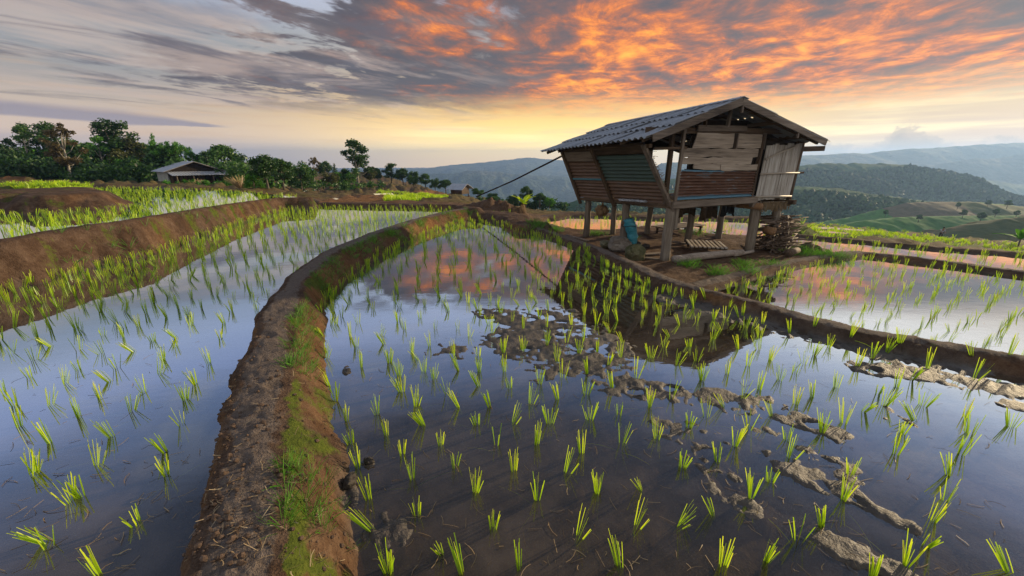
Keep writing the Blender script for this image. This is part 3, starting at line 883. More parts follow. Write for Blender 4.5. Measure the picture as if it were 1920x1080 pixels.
# slivers of water in the far terraces
for pts in ([(610, 356), (640, 351), (665, 352), (655, 357)], [(560, 358), (590, 355), (600, 357), (575, 360)], [(700, 363), (735, 362), (740, 366), (705, 367)], [(735, 367), (772, 364), (806, 365), (800, 369), (772, 373), (745, 372)],
            [(610, 374), (628, 371), (636, 373), (620, 376)], [(690, 353), (715, 352), (720, 355), (692, 356)], [(1500, 424), (1560, 426), (1620, 431), (1620, 433), (1560, 430), (1500, 427)], [(1490, 431), (1560, 434), (1600, 438), (1560, 437), (1490, 434)]):
    w = []
    for px, py in pts:
        u, f, d = ray(px, py)
        # march the sight line on to the land
        ys = np.linspace(12, 70, 400); xs = u / f * ys; zs = CAM_H - d / f * ys
        hit = np.argmax(land(xs, ys) > zs)
        w.append((xs[hit], ys[hit], zs[hit]))
    zt = max(p[2] for p in w)
    cx = sum(p[0] for p in w) / 4; cy = sum(p[1] for p in w) / len(w)
    zt = sum(p[2] for p in w) / len(w) + .06
    make_water([ground(px, py, zt)[:2] for px, py in pts], zt)

# ------------------------------------------------------------------ hills and mountains
def hill(name, crest, D, depth, base, mat, seed, amp, label=None, back=.8, nx=220, ny=50, freq=1.0, power=1.2, z_off=0.0):
    """A ridge whose crest stands D metres ahead and shows at the given sight lines; it falls to `base` over `depth` metres this way and away over `back`*depth."""
    cx, cy = zip(*crest)
    P = [at_depth(px, py, D) for px, py in crest]
    s = np.linspace(0, 1, nx)
    xs = np.interp(s, np.linspace(0, 1, len(P)), [p.x for p in P]); zs = np.interp(s, np.linspace(0, 1, len(P)), [p.z for p in P])
    # smooth the crest a little
    for _ in range(3): zs[1:-1] = (zs[:-2] + 2 * zs[1:-1] + zs[2:]) / 4
    t = np.concatenate([np.linspace(-1, 0, ny), np.linspace(0, 1, ny // 2)[1:]])
    Xg = np.repeat(xs[None], len(t), 0); T = np.repeat(t[:, None], nx, 1)
    Y = D + np.where(T < 0, T * depth, T * depth * back)
    w = 1 - np.abs(T) ** power
    wid = max(xs) - min(xs)
    fx, fy = Xg / wid * 14 * freq, Y / wid * 14 * freq
    spur = fbm(fx, fy * .6, 5, seed)
    rid = 1 - np.abs(fbm(fx * .8 + 3, fy * .5, 4, seed + 7)) * 2.4
    crestz = np.repeat(zs[None], len(t), 0)
    Z = base + (crestz - base) * np.clip(w + spur * .28 * (1 - w) , 0, 1.2) + amp * (rid - .6) * (1 - w) * np.abs(T) ** .3 + amp * .35 * spur * (1 - np.exp(-np.abs(T) * 9)) + amp * .10 * fbm(fx * 5, fy * 5, 3, seed + 2)
    Y = Y + spur * depth * .10 * np.abs(T)
    V = np.stack([Xg.ravel(), Y.ravel(), Z.ravel()], 1)
    i, j = np.meshgrid(np.arange(len(t) - 1), np.arange(nx - 1), indexing='ij'); a = (i * nx + j).ravel()
    F = np.stack([a, a + 1, a + nx + 1, a + nx], 1)
    o = np_obj(name, V, F, mat, True)
    tag(o, kind="structure")
    return (Xg, Y, Z)

forest_far = [(.30, (.018, .045, .020)), (.48, (.035, .080, .030)), (.62, (.065, .12, .045)), (.75, (.10, .13, .06))]
M['hill_far'] = hill_mat("far_range", [(.3, (.03, .055, .04)), (.5, (.06, .085, .055)), (.62, (.12, .12, .08)), (.75, (.20, .17, .12))], .004, bstr=1.0, bdist=30)
M['hill_mid'] = hill_mat("wooded_range", forest_far, .010, bstr=1.0, bdist=8)
M['hill_wood'] = hill_mat("wooded_hill", forest_far, .03, bstr=.8, bdist=4)
fields = [(0, (.055, .16, .03)), (.22, (.075, .20, .035)), (.38, (.16, .115, .075)), (.55, (.05, .13, .035)), (.68, (.11, .12, .045)), (.8, (.19, .13, .085)), (.9, (.07, .18, .04))]
M['hill_field'] = hill_mat("patchwork_fields", [(.3, (.04, .09, .02)), (.6, (.09, .15, .035)), (.75, (.15, .12, .06))], .05, bstr=.3, bdist=1, vor=(.034, fields, 9.0))
M['hill_near'] = hill_mat("grassy_hill", [(.3, (.035, .060, .015)), (.5, (.075, .085, .022)), (.62, (.12, .085, .035)), (.75, (.13, .13, .04))], .06, bstr=.5, bdist=.6)

hill("mountain", [(430, 318), (560, 322), (660, 318), (740, 315), (800, 316), (850, 309), (900, 305), (945, 300), (985, 296), (1010, 297), (1040, 300), (1090, 303), (1160, 309), (1260, 316), (1380, 314), (1500, 320)], 2600, 800, -150, M['hill_far'], 3, 48, freq=1.5)
hill("mountain", [(680, 332), (760, 328), (800, 325), (850, 326), (880, 320), (925, 322), (960, 326), (1010, 330), (1060, 332), (1110, 344), (1200, 360)], 1700, 560, -150, M['hill_far'], 13, 55, freq=1.4)
hill("mountain", [(1240, 306), (1400, 298), (1490, 292), (1550, 290), (1600, 287), (1622, 288), (1660, 283), (1700, 279), (1760, 277), (1840, 271), (1920, 267), (2050, 262), (2300, 270)], 1500, 480, -150, M['hill_far'], 23, 26, freq=1.3)
hill("mountain", [(1620, 335), (1720, 318), (1790, 303), (1830, 297), (1870, 298), (1920, 288), (2050, 280), (2300, 290)], 1240, 330, -150, M['hill_far'], 33, 24, freq=1.2)
hill("mountain", [(1700, 350), (1780, 335), (1830, 334), (1900, 345), (1960, 352), (2100, 345), (2400, 350)], 1010, 190, -150, M['hill_mid'], 43, 22)
H3 = hill("hill", [(1180, 345), (1300, 330), (1400, 318), (1490, 311), (1540, 306), (1580, 307), (1610, 306), (1660, 306), (1700, 309), (1740, 316), (1770, 326), (1800, 335), (1835, 350), (1870, 362), (1920, 378), (2060, 392)], 470, 180, -82, M['hill_wood'], 53, 17)
H4 = hill("hill", [(940, 410), (1000, 398), (1060, 382), (1110, 366), (1200, 358), (1320, 354), (1450, 351), (1520, 350), (1580, 355), (1640, 365), (1700, 372), (1760, 379), (1830, 392), (1900, 405)], 250, 125, -58, M['hill_wood'], 63, 9)
H5 = hill("hill", [(1420, 430), (1520, 420), (1580, 410), (1640, 395), (1700, 380), (1760, 378), (1820, 378), (1880, 384), (1960, 390), (2200, 380)], 190, 70, -44, M['hill_field'], 73, 4, back=.6)
H5b = hill("hill", [(1480, 440), (1560, 428), (1620, 414), (1690, 407), (1760, 405), (1840, 404), (1900, 404), (1980, 400), (2200, 410)], 146, 52, -39, M['hill_field'], 93, 2.6, back=.8)
H6 = hill("hill", [(1680, 470), (1740, 453), (1790, 436), (1840, 421), (1890, 410), (1940, 403), (2050, 390), (2300, 380)], 110, 45, -30, M['hill_near'], 83, 2.0)

# ------------------------------------------------------------------ air
def make_haze():
    m = bpy.data.materials.new("haze_air"); m.use_nodes = True
    nt = m.node_tree; nt.nodes.remove(nt.nodes['Principled BSDF'])
    v = nt.nodes.new('ShaderNodeVolumePrincipled')
    v.inputs['Color'].default_value = (.36, .58, 1.0, 1); v.inputs['Density'].default_value = 0.00034
    v.inputs['Anisotropy'].default_value = 0.42
    nt.links.new(v.outputs[0], nt.nodes['Material Output'].inputs['Volume'])
    zb, zt = -175.0, 88.0
    V = [(-3900, -300, zb), (3900, -300, zb), (3900, 3900, zb), (-3900, 3900, zb), (-3900, -300, zt), (3900, -300, zt), (3900, 3900, zt), (-3900, 3900, zt)]
    F = [(3, 2, 1, 0), (4, 5, 6, 7), (0, 1, 5, 4), (1, 2, 6, 5), (2, 3, 7, 6), (3, 0, 4, 7)]
    tag(mesh_obj("haze", V, F, m), "thin blue evening haze over the valley", "haze", kind="stuff")
make_haze()
# ------------------------------------------------------------------ the hut on stilts
P1 = ground(1248, 490, ZG)
HRZ = math.atan2(.354, .935)
hut = empty("stilt_hut", P1, HRZ)
tag(hut, "weathered timber and rusty iron hut on stilts with a grey corrugated roof", "hut")

def H(s, t, z):                 # along the gable, along the ridge, height above the middle paddy's water -> hut coordinates
    return Vector((s, t, z - ZG))

def HW(s, t, z):
    return Vector((P1.x + s * math.cos(HRZ) - t * math.sin(HRZ), P1.y + s * math.sin(HRZ) + t * math.cos(HRZ), z))

def hp(name, mb, mat, smooth=False, parent=None):
    return mb.build(name, mat, parent or hut, smooth)

TL = -.040                      # the whole hut sags towards the back by 4 cm a metre
def sag(z, t): return z + TL * t

# stilts
for (s, t, r, top, ln) in [(0.0, .05, .125, .93, .02), (2.86, .03, .125, .90, -.06), (3.74, .10, .11, .85, 0), (-.02, 1.75, .115, .95, .0), (-.03, 3.75, .105, .84, .02),
                           (2.35, 1.75, .10, .9, .03), (2.05, 3.3, .10, .85, .09), (3.75, 1.9, .10, .85, 0), (3.75, 3.75, .10, .8, 0), (1.0, 3.75, .09, .85, -.02)]:
    mb = MB()
    n = 7
    pts = [H(s + ln * (k / (n-1) - .0) * 1.0 + random.uniform(-.008, .008), t + random.uniform(-.008, .008), ZG - .12 + (top - ZG + .12) * k / (n-1)) for k in range(n)]
    mb.tube(pts, [r * (1.0 - .10 * k / (n-1)) for k in range(n)], 12, wob=.05)
    hp("post", mb, M['post'], True)
hp("post", MB().bar(H(2.98, .02, -.35), H(2.98, .02, .9), .05, .06), M['brown_z'])
hp("post", MB().bar(H(.13, -.02, .40), H(.13, -.02, .98), .09, .10), M['post'])

# floor: front beams, joists, boards
hp("floor_beam", MB().bar(H(-.10, -.10, .985), H(2.62, -.10, 1.035), .09, .165, rough=.004), M['grey_x'])
hp("floor_beam", MB().bar(H(2.55, -.02, .90), H(3.98, -.02, .885), .10, .12, rough=.004), M['grey_x'])
hp("beam_end", MB().tube([H(2.70, -.20, .86), H(2.72, .8, .84)], [.085, .09], 12), M['endgrain'], True)
hp("floor_beam", MB().bar(H(-.03, -.05, .96), H(-.03, 3.95, .80), .12, .13, rough=.004), M['brown_y'])
hp("floor_beam", MB().bar(H(3.86, -.25, .93), H(3.86, 3.95, .78), .12, .12, rough=.004), M['brown_y'])
for s in (1.0, 2.0, 2.9):
    hp("joist", MB().bar(H(s, -.02, .92), H(s, 3.9, .77), .09, .11), M['brown_y'])
mb = MB()
for k in range(16):
    t = .02 + k * .245
    mb.slab([H(-.02, t, sag(1.03, t)), H(3.9, t, sag(1.03, t)), H(3.9, t + .235, sag(1.03, t)), H(-.02, t + .235, sag(1.03, t))], .03)
hp("floor", mb, M['brown_x'])
# ragged thatch fringe hanging under the right-hand floor edge and along the wall foot
mb = MB()
for k in range(120):
    s = random.uniform(2.75, 3.92); z = random.uniform(.90, .97)
    l = random.uniform(.10, .24)
    mb.bar(H(s, -.085 + random.uniform(-.02, .01), z), H(s + random.uniform(-.02, .02), -.095 + random.uniform(-.02, .01), z - l), .022, .008)
hp("thatch_fringe", mb, M['thatch'])
mb = MB()
for k in range(70):
    s = random.uniform(.05, 2.45); 
    mb.bar(H(s, -.07 + random.uniform(-.03, .02), 1.075), H(s + random.uniform(.02, .14), -.13 + random.uniform(-.03, .02), 1.10), .035, .012)
hp("thatch_fringe", mb, M['thatch'])

# gable wall -----------------------------------------------------------
hp("wall_sheet", MB().corrugated([H(.06, -.035, 1.075), H(.10, -.035, 1.79), H(2.52, -.035, 1.725), H(2.56, -.035, 1.10)], 10, .022, rows=14), M['rust_blue'])
def board(c, th=.028, mat='plank', name="wall_board", jag=0.0, seed=0, nx=1):
    return hp(name, MB().slab([H(*p) for p in c], th, nx=nx, ny=1 if nx == 1 else 2, jag=jag, seed=seed), M[mat])
board([(.46, -.055, 1.80), (1.27, -.055, 1.765), (1.27, -.055, 1.905), (.44, -.055, 1.925)], jag=.016, nx=5, seed=1)
board([(1.285, -.055, 1.755), (2.50, -.055, 1.75), (2.50, -.055, 1.905), (1.285, -.055, 1.90)], jag=.014, nx=8, seed=2)
board([(.02, -.06, 1.915), (2.26, -.06, 1.895), (2.27, -.06, 2.055), (.04, -.06, 2.065)], jag=.018, nx=14, seed=3)
board([(.05, -.058, 2.072), (2.42, -.058, 2.066), (2.43, -.058, 2.27), (.07, -.058, 2.255)], jag=.018, nx=14, seed=4)
board([(.34, -.045, 2.262), (1.57, -.045, 2.275), (1.57, -.045, 2.60), (.45, -.045, 2.60)], jag=.014, nx=6, seed=5)
board([(1.70, -.045, 2.278), (2.50, -.045, 2.285), (2.50, -.045, 2.60), (1.70, -.045, 2.60)], jag=.012, nx=5, seed=6)
hp("wall_stud", MB().bar(H(1.635, -.055, 2.262), H(1.635, -.055, 2.615), .11, .03), M['grey_z'])
hp("wall_stud", MB().bar(H(2.56, -.055, 2.25), H(2.56, -.055, 2.64), .09, .03), M['grey_z'])
hp("wall_stud", MB().bar(H(2.50, -.02, 1.05), H(2.56, -.02, 2.6), .10, .06), M['brown_z'])
hp("corner_post", MB().bar(H(.00, -.07, 1.06), H(.02, -.07, 2.66), .075, .07), M['grey_z'])
hp("corner_post", MB().bar(H(-.13, .12, 1.02), H(-.13, .12, 2.75), .10, .10), M['brown_z'])
hp("corner_post", MB().bar(H(3.93, -.02, .93), H(4.00, -.02, 2.52), .10, .09), M['brown_z'])
# near-black sheets behind the gable wall's gaps: the interior's shade, painted
hp("inner_shade_sheet", MB().slab([H(.40, .10, 2.60), H(2.6, .10, 2.6), H(2.6, .10, 2.72), H(.4, .10, 2.72)], .02), M['dark_inside'])
hp("inner_shade_sheet", MB().slab([H(.36, .06, 1.05), H(3.9, .06, 1.05), H(3.9, .06, 2.45), H(.36, .06, 2.55)], .02), M['dark_inside'])
# woven bamboo leaf that closes the right-hand third
mb = MB()
dn = 12
r = random.Random(4)
for k in range(dn):
    u0, u1 = k / dn, (k + .96) / dn
    bot = lambda u: (2.60 + 1.24 * u, 1.01 + .03 * u)
    top = lambda u: (2.66 + 1.27 * u, 2.37 + .03 * u)
    j = r.uniform(-.012, .012); b0, b1, t1, t0 = bot(u0), bot(u1), top(u1), top(u0)
    z_ = r.uniform(-.02, .02)
    mb.slab([H(b0[0], -.075 + j, b0[1] + z_), H(b1[0], -.075 - j, b1[1] + z_), H(t1[0], -.075 - j, t1[1] + z_ * 1.5), H(t0[0], -.075 + j, t0[1] + z_ * 1.5)], .012)
door = hp("bamboo_door", mb, M['bamboo'])
for a, b_, rr in (((2.57, 1.665), (3.98, 1.68), .022), ((2.52, 1.10), (3.86, 1.08), .026), ((2.66, 2.02), (3.62, 2.34), .022)):
    hp("batten", MB().tube([H(a[0], -.115, a[1]), H((a[0] + b_[0]) / 2, -.118, (a[1] + b_[1]) / 2 + .01), H(b_[0], -.115, b_[1])], rr, 8), M['batten'], True, parent=door)
hp("peg", MB().bar(H(3.98, -.10, 1.68), H(4.16, -.10, 1.685), .05, .05), M['brown_x'])
# open gable above the boards
hp("tie_beam", MB().bar(H(-.95, .02, 2.62), H(3.7, .02, 2.70), .07, .13), M['brown_x'])
hp("tie_beam", MB().bar(H(.40, -.06, 2.69), H(1.9, -.06, 2.72), .05, .13), M['grey_x'])
hp("king_post", MB().bar(H(1.30, -.05, 2.74), H(1.33, -.05, 3.12), .09, .06), M['grey_z'])
hp("king_post", MB().bar(H(.62, -.05, 2.72), H(.62, -.05, 2.95), .07, .05), M['brown_z'])
hp("gable_dark_fill", MB().slab([H(-.7, .25, 2.55), H(3.4, .25, 2.55), H(2.4, .25, 2.92), H(.2, .25, 2.92)], .02), M['dark_inside'])  # near-black sheet, its colour stands in for shade in the open gable
hp("gable_dark_fill", MB().slab([H(-1.1, 3.92, 2.35), H(3.8, 3.92, 2.35), H(1.12, 3.92, 3.07), H(.88, 3.92, 3.07)], .02), M["dark_inside"])
hp("ridge_beam", MB().bar(H(1.0, -.55, 3.17), H(1.0, 4.3, 2.99), .09, .12), M['brown_y'])
hp("purlin", MB().bar(H(3.80, .02, 2.27), H(4.86, -.02, 2.30), .09, .13), M['brown_x'])
hp("purlin", MB().bar(H(3.55, -.60, 2.57), H(3.55, 4.3, 2.40), .07, .09), M['brown_y'])
hp("purlin", MB().bar(H(2.3, -.56, 2.84), H(2.3, 4.3, 2.68), .07, .09), M['brown_y'])
hp("purlin", MB().bar(H(-1.0, -.55, 2.50), H(-1.0, 4.3, 2.33), .07, .09), M['brown_y'])
hp("purlin", MB().bar(H(0.1, -.55, 2.84), H(0.1, 4.3, 2.68), .07, .09), M['brown_y'])
hp("purlin", MB().bar(H(-.75, -.05, 2.24), H(.15, -.05, 2.27), .05, .06), M['brown_x'])
hp("eave_beam", MB().bar(H(3.9, .0, 2.42), H(3.9, 4.0, 2.26), .09, .09), M['brown_y'])

# leaning side wall ------------------------------------------------------
def LW(u, v):
    """u along the wall 0..1 near to far, v 0 foot .. 1 top."""
    foot = Vector((-.05 - .22 * u, .0 + 3.88 * u, 1.02 - .17 * u)); top = Vector((-.93 + .02 * u, -.02 + 3.95 * u, 2.27 - .01 * u))
    p = foot.lerp(top, v)
    return H(*p)
def lw_panel(u0, u1, v0, v1, out=0.0):
    q = [LW(u0, v0), LW(u1, v0), LW(u1, v1), LW(u0, v1)]
    n = (q[1] - q[0]).cross(q[3] - q[0]).normalized()
    if n.x > 0: n = -n
    return [p + n * out for p in q], n
c, n = lw_panel(.02, .545, .42, .90, .012)
hp("wall_sheet", MB().corrugated([c[0], c[3], c[2], c[1]], 7, .026, rows=12), M['green_sheet'])
c, n = lw_panel(.0, .55, .0, .43, .0)
hp("wall_sheet", MB().corrugated([c[0], c[3], c[2], c[1]], 6, .024, rows=12), M['rust_brown'])
c, n = lw_panel(.57, .99, .02, .42, .0)
hp("wall_sheet", MB().corrugated([c[0], c[3], c[2], c[1]], 6, .022, rows=10), M['rust_brown'])
c, n = lw_panel(.57, .99, .44, .78, .0)
hp("wall_sheet", MB().corrugated([c[0], c[3], c[2], c[1]], 5, .022, rows=10), M['rust_brown'])
c, n = lw_panel(.57, .99, .415, .445, .03)
hp("wall_strip", MB().slab(c, .015), M['blue_strip'])
c, n = lw_panel(.57, .99, .79, .98, .0)
hp("wall_board", MB().slab(c, .02, nx=6, ny=1, jag=.01), M['grey_y'])
c, n = lw_panel(.02, .55, .91, 1.08, .0)
hp("wall_board", MB().slab(c, .02, nx=6, ny=1, jag=.01), M['brown_y'])
for u, m, w in ((0.0, 'grey_z', .13), (.56, 'brown_z', .11), (1.0, 'brown_z', .12)):
    _, n = lw_panel(u, u + .1, 0, 1)
    hp("wall_strut", MB().bar(LW(u, -.12) + n * .05, LW(u, 1.06) + n * .05, w, .07, up=n), M[m])
hp("wall_rail", MB().bar(LW(-.01, -.03), LW(1.0, -.03), .09, .09), M['brown_y'])
hp("wall_rail", MB().bar(LW(-.04, 1.02), LW(1.02, 1.02), .08, .08), M['brown_y'])
mb = MB()
for k in range(150):
    u = random.uniform(-.02, .04); v = random.uniform(.05, .95)
    p = LW(u, v)
    mb.bar(p, p + Vector((random.uniform(-.02, .10), random.uniform(-.12, .02), random.uniform(-.05, .05))), .02, .006)
hp("thatch_fringe", mb, M['thatch'])
# torn foil at the foot of the leaning wall
mb = MB(); 
for k in range(9):
    u = .22 + .03 * k; p = LW(u, .01); 
    mb.blob(p + Vector((-.03, 0, .0)), (.05, .09, .035), seed=k, rough=.5, sub=2)
hp("torn_sheet", mb, M['tin'])
# back and far walls (seen through the gaps and from the side)
hp("back_wall", MB().slab([H(-.3, 3.95, .88), H(2.5, 3.95, .88), H(2.5, 3.95, 2.5), H(-.9, 3.95, 2.25)], .03), M['brown_z'])
hp("side_wall", MB().slab([H(3.92, .05, 1.0), H(3.92, 3.9, .85), H(3.92, 3.9, 1.7), H(3.92, .05, 1.85)], .03), M['brown_y'])

# roof ------------------------------------------------------------------
RN, RF = H(1.0, -.64, 3.285), H(1.0, 4.40, 3.10)
E1N, E1F = H(-1.44, -.64, 2.43), H(-1.44, 4.41, 2.26)
E2N, E2F = H(4.12, -.64, 2.45), H(4.12, 4.41, 2.28)
def slope(rn, rf, en, ef, rows, nw, name, seed, stagger):
    mb = MB()
    nrm = (rf - rn).cross(en - rn).normalized()
    if nrm.z < 0: nrm = -nrm
    for k in range(rows):
        u0, u1 = k / rows, min(1.0, (k + 1) / rows + .03)
        a = rn.lerp(en, u0) - nrm * (.022 if k else 0); d = rn.lerp(en, u1) + nrm * (.018 if k < rows - 1 else .0)
        b = rf.lerp(ef, u0) - nrm * (.022 if k else 0); c = rf.lerp(ef, u1) + nrm * (.018 if k < rows - 1 else .0)
        q0 = 0; rs = random.Random(seed * 31 + k)
        while q0 < nw:                          # single sheets, laid by hand: each a little askew
            q1 = min(nw, q0 + rs.choice((5, 6, 7)));  q1 = nw if nw - q1 < 3 else q1
            f0, f1 = q0 / nw, min(1.0, (q1 + .35) / nw)
            dn = (en - rn).normalized(); s0, s1 = rs.uniform(-.03, .03), rs.uniform(-.03, .03); up0, up1 = rs.uniform(0, .014), rs.uniform(0, .012)
            A, B = a.lerp(b, f0) + nrm * up0, a.lerp(b, f1) + nrm * up1
            Cc, Dd = d.lerp(c, f1) + dn * s1 + nrm * up1, d.lerp(c, f0) + dn * s0 + nrm * up0
            mb.corrugated([A, B, Cc, Dd], q1 - q0, .024, rows=5, th=.008, jag=.018, sag=rs.uniform(-.012, .02), seed=seed + k + q0)
            q0 = q1
    return hp(name, mb, M['roof'], False)
slope(RN, RF, E1N, E1F, 3, 27, "roof", 1, 0)
slope(RN, RF, E2N, E2F, 3, 27, "roof", 9, 0)
mb = MB()
cap = []
for (p, q) in ((RN, RF),):
    for k in range(3):
        a = p.lerp(q, k / 3) + Vector((0, 0, .03 + .006 * k)); b = p.lerp(q, (k + 1) / 3 + .01) + Vector((0, 0, .036 + .006 * k))
        L1 = (E1N - RN).normalized() * .17; L2 = (E2N - RN).normalized() * .17
        mb.slab([a, b, b + L1, a + L1], .012); mb.slab([a, a + L2, b + L2, b], .012)
hp("ridge_cap", mb, M['roof'])
def barge(p, q, off, w=.15):
    v = Vector((0, -.02, -off))
    return MB().bar(p + v, q + v, w, .035, up=(0, 1, 0), rough=.003)
hp("bargeboard", barge(H(.98, -.62, 3.21), H(-1.30, -.62, 2.42), .0, .15), M['grey_x'])
hp("bargeboard", barge(H(1.0, -.60, 3.20), H(3.98, -.60, 2.42), .0, .15), M['grey_x'])
for k in range(7):
    t = -.4 + k * .76
    hp("rafter", MB().bar(H(1.0, t, sag(3.19, t)), H(-1.35, t, sag(2.38, t)), .06, .08), M['brown_x'])
    hp("rafter", MB().bar(H(1.0, t, sag(3.19, t)), H(4.0, t, sag(2.40, t)), .06, .08), M['brown_x'])
hp("bracket", MB().bar(H(1.02, -.62, 3.17), H(1.02, -.62, 2.98), .06, .05), M['grey_z'])
hp("bracket", MB().bar(H(2.95, -.60, 2.70), H(2.95, -.60, 2.50), .05, .05), M['grey_z'])

# ------------------------------------------------------------------ things under and beside the hut
def top(o, label, cat, group=None): return tag(o, label, cat, group)
def world_local(name, mb, mat, smooth, loc, rz=0.0):
    o = mb.build(name, mat, None, smooth); o.location = loc; o.rotation_euler = (0, 0, rz)
    return o

# blue sack wrapped round a stilt
c = HW(-.03, 1.52, ZG)
mb = MB(); pts = []; rad = []
for k in range(15):
    u = k / 14
    pts.append(Vector((.06 * math.sin(u * 4) + .10 * (1 - u), -.02 * u, -.06 + .86 * u))); rad.append((.072) + .068 * math.sin(min(1, u * 1.3) * PI * .75) + .012 * math.sin(u * 31) + (.03 if 9 < k < 13 else 0))
rad[-1] = .14
mb.tube(pts, rad, 18, wob=.10)
sk = world_local("sack", mb, M['sack'], True, c + Vector((0, 0, .05)))
top(sk, "tattered blue plastic sack wrapped around a stilt of the hut", "sack")
mb = MB().tube([(-.0, 0, .80), (.0, 0, .80)], .01)
strap = MB(); strap.tube([(.21 * math.cos(a) , .21 * math.sin(a), .62 + .02 * math.sin(3 * a)) for a in np.linspace(0, 2 * PI, 20)], .008, 5)
strap.build("tie", M['rope'], sk, True)

# bundle hanging from the floor
c = HW(-.14, 2.75, sag(.98, 2.75) - .30)
mb = MB()
for k in range(6):
    a = k * 1.1
    mb.blob((.08 * math.cos(a), .07 * math.sin(a), .05 * math.sin(a * 2.3) - .03), (.12, .12, .12), seed=k, rough=.45, sub=3)
mb.tube([(0, 0, .10), (.01, 0, .20), (0, 0, .34)], [.05, .025, .012], 8)
bg = world_local("hanging_bag", mb, M['bag'], True, c)
top(bg, "crumpled brown bag hanging under the leaning wall of the hut", "bag")

def cloth(s0, s1, t0, t1, ztop, drop, mat, label, seed):
    r = random.Random(seed); mb = MB()
    nx, ny = 18, 8; V = []; F = []
    ph = r.random() * 6
    for j in range(ny + 1):
        for i in range(nx + 1):
            u, v = i / nx, j / ny
            p = Vector((s0, t0, 0)).lerp(Vector((s1, t1, 0)), u)
            V.append(H(p.x, p.y + .05 * math.sin(u * 19 + ph) * (.3 + v), ztop - (drop * (1 + .14 * math.sin(u * 7 + ph) + .06 * math.sin(u * 23))) * v))
    w = nx + 1
    for j in range(ny):
        for i in range(nx): F.append((j*w+i, j*w+i+1, (j+1)*w+i+1, (j+1)*w+i))
    m2 = len(V)
    V2 = [v + Vector((0, .012, 0)) for v in V]
    F2 = [tuple(m2 + q for q in reversed(f)) for f in F]
    o = mesh_obj("hanging_cloth", V + V2, F + F2, M[mat], None, True)
    o.location = P1; o.rotation_euler = (0, 0, HRZ)
    top(o, label, "cloth")
cloth(1.02, 1.72, .9, .95, .92, .36, 'cloth', "brown cloth hanging under the hut floor, next to the stilt nearest the middle", 1)
cloth(1.62, 2.32, .7, .8, .92, .47, 'cloth', "long dark brown cloth hanging under the hut floor, lowest of the three", 2)
cloth(2.25, 2.75, .55, .6, .92, .34, 'black_cloth', "black cloth hanging under the hut floor beside the front stilt", 3)

# boulders
def rock(px, py, z, r, mat, label, seed, sq=.75):
    p = ground(px, py, z)
    mb = MB().blob((0, 0, r[2] * .55), r, seed=seed, rough=.32, sub=3, freq=1.2, sq=sq)
    top(world_local("boulder", mb, M[mat], False, p, seed), label, "rock")
rock(1160, 466, ZG + .05, (.30, .24, .22), 'rock', "pale angular boulder leaning at the foot of the blue sack", 3)
rock(1190, 483, ZG + .02, (.24, .22, .24), 'moss_rock', "mossy yellow-grey boulder between the blue sack and the front stilt", 5)
rock(1138, 462, ZG + .03, (.20, .18, .10), 'moss_rock', "low grassy stone behind the pale boulder", 8)
rock(1196, 461, ZG, (.10, .10, .10), 'dark_rock', "round black stone, taller one of two under the hut", 11, 1)
rock(1210, 464, ZG, (.13, .11, .07), 'dark_rock', "flat black stone, lower one of two under the hut", 12, 1)
def soft_stone(px, py, z, r, label, seed):
    p = ground(px, py, z)
    top(world_local("stone", MB().blob((0, 0, r[2] * .4), r, seed=seed, rough=.3, sub=3, freq=1.3, sq=.8), M['rock'], False, p, seed), label, "stone")
soft_stone(423, 417, Z_LEFT + .02, (.26, .16, .09), "flat grey stone lying at the foot of the far dike bank", 21)
soft_stone(408, 408, Z_LEFT + .20, (.14, .10, .07), "small tan stone bedded in the far dike bank", 22)

# logs
def log(pts, rad, label, mat='log', n=10):
    p0 = pts[0]
    mb = MB().tube([p - p0 for p in pts], rad, n, wob=.06)
    o = mb.build("log", M[mat], None, True); o.location = p0
    top(o, label, "log")
a, b_ = ground(1264, 487, ZG + .09), ground(1392, 473, ZG + .09)
log([a, a.lerp(b_, .35) + Vector((0, .02, .01)), a.lerp(b_, .7) + Vector((0, -.02, .02)), b_], [.105, .095, .09, .075], "thick grey log lying between the two front stilts")
a, b_ = ground(1376, 479, ZG + .05), ground(1412, 471, ZG + .06)
log([a, a.lerp(b_, .5), b_], [.035, .045, .04], "thin pale branch lying at the end of the thick log")
a, b_ = ground(1062, 441, ZG + .14), ground(1104, 452, ZG + .08)
log([a, a.lerp(b_, .5), b_], [.03, .035, .03], "weathered pole lying on the bank by the rearmost side stilt")

# slatted platform and plank benches under the floor
def pallet(c, rz, L, W, hgt, n, label, mat, name, cat):
    root = empty(name, c, rz)
    for k in range(n):
        y = -W / 2 + W * (k + .5) / n
        MB().bar((-L / 2 + random.uniform(-.04, .04), y, hgt), (L / 2 + random.uniform(-.04, .04), y + random.uniform(-.015, .015), hgt), W / n * .62, .03).build("slat", M[mat], root)
    for x in (-L * .36, L * .36):
        MB().bar((x, -W / 2, hgt - .045), (x, W / 2, hgt - .045), .06, .055).build("bearer", M['brown_y'], root)
        for y in (-W * .42, W * .42):
            MB().bar((x, y, -.03), (x, y, hgt - .075), .06, .06).build("leg", M['brown_z'], root)
    tag(root, label, cat)
pallet(ground(1322, 468, ZG), HRZ + .95, 1.0, .95, .16, 9, "low slatted bench of pale battens in front of the inner stilts", 'batten', "slatted_bench", "bench")
pallet(ground(1272, 437, ZG), HRZ + .1, 1.9, .75, .26, 4, "long dark plank bench at the back under the hut", 'plank', "plank_bench", "bench")
def loose_plank(p, q, w, label, mat='grey_x'):
    mid = (p + q) / 2
    o = MB().bar(p - mid, q - mid, w, .03).build("plank", M[mat]); o.location = mid
    top(o, label, "plank")
loose_plank(ground(1208, 477, ZG + .06), ground(1243, 474, ZG + .06), .16, "short plank lying by the front stilt, upper of two")
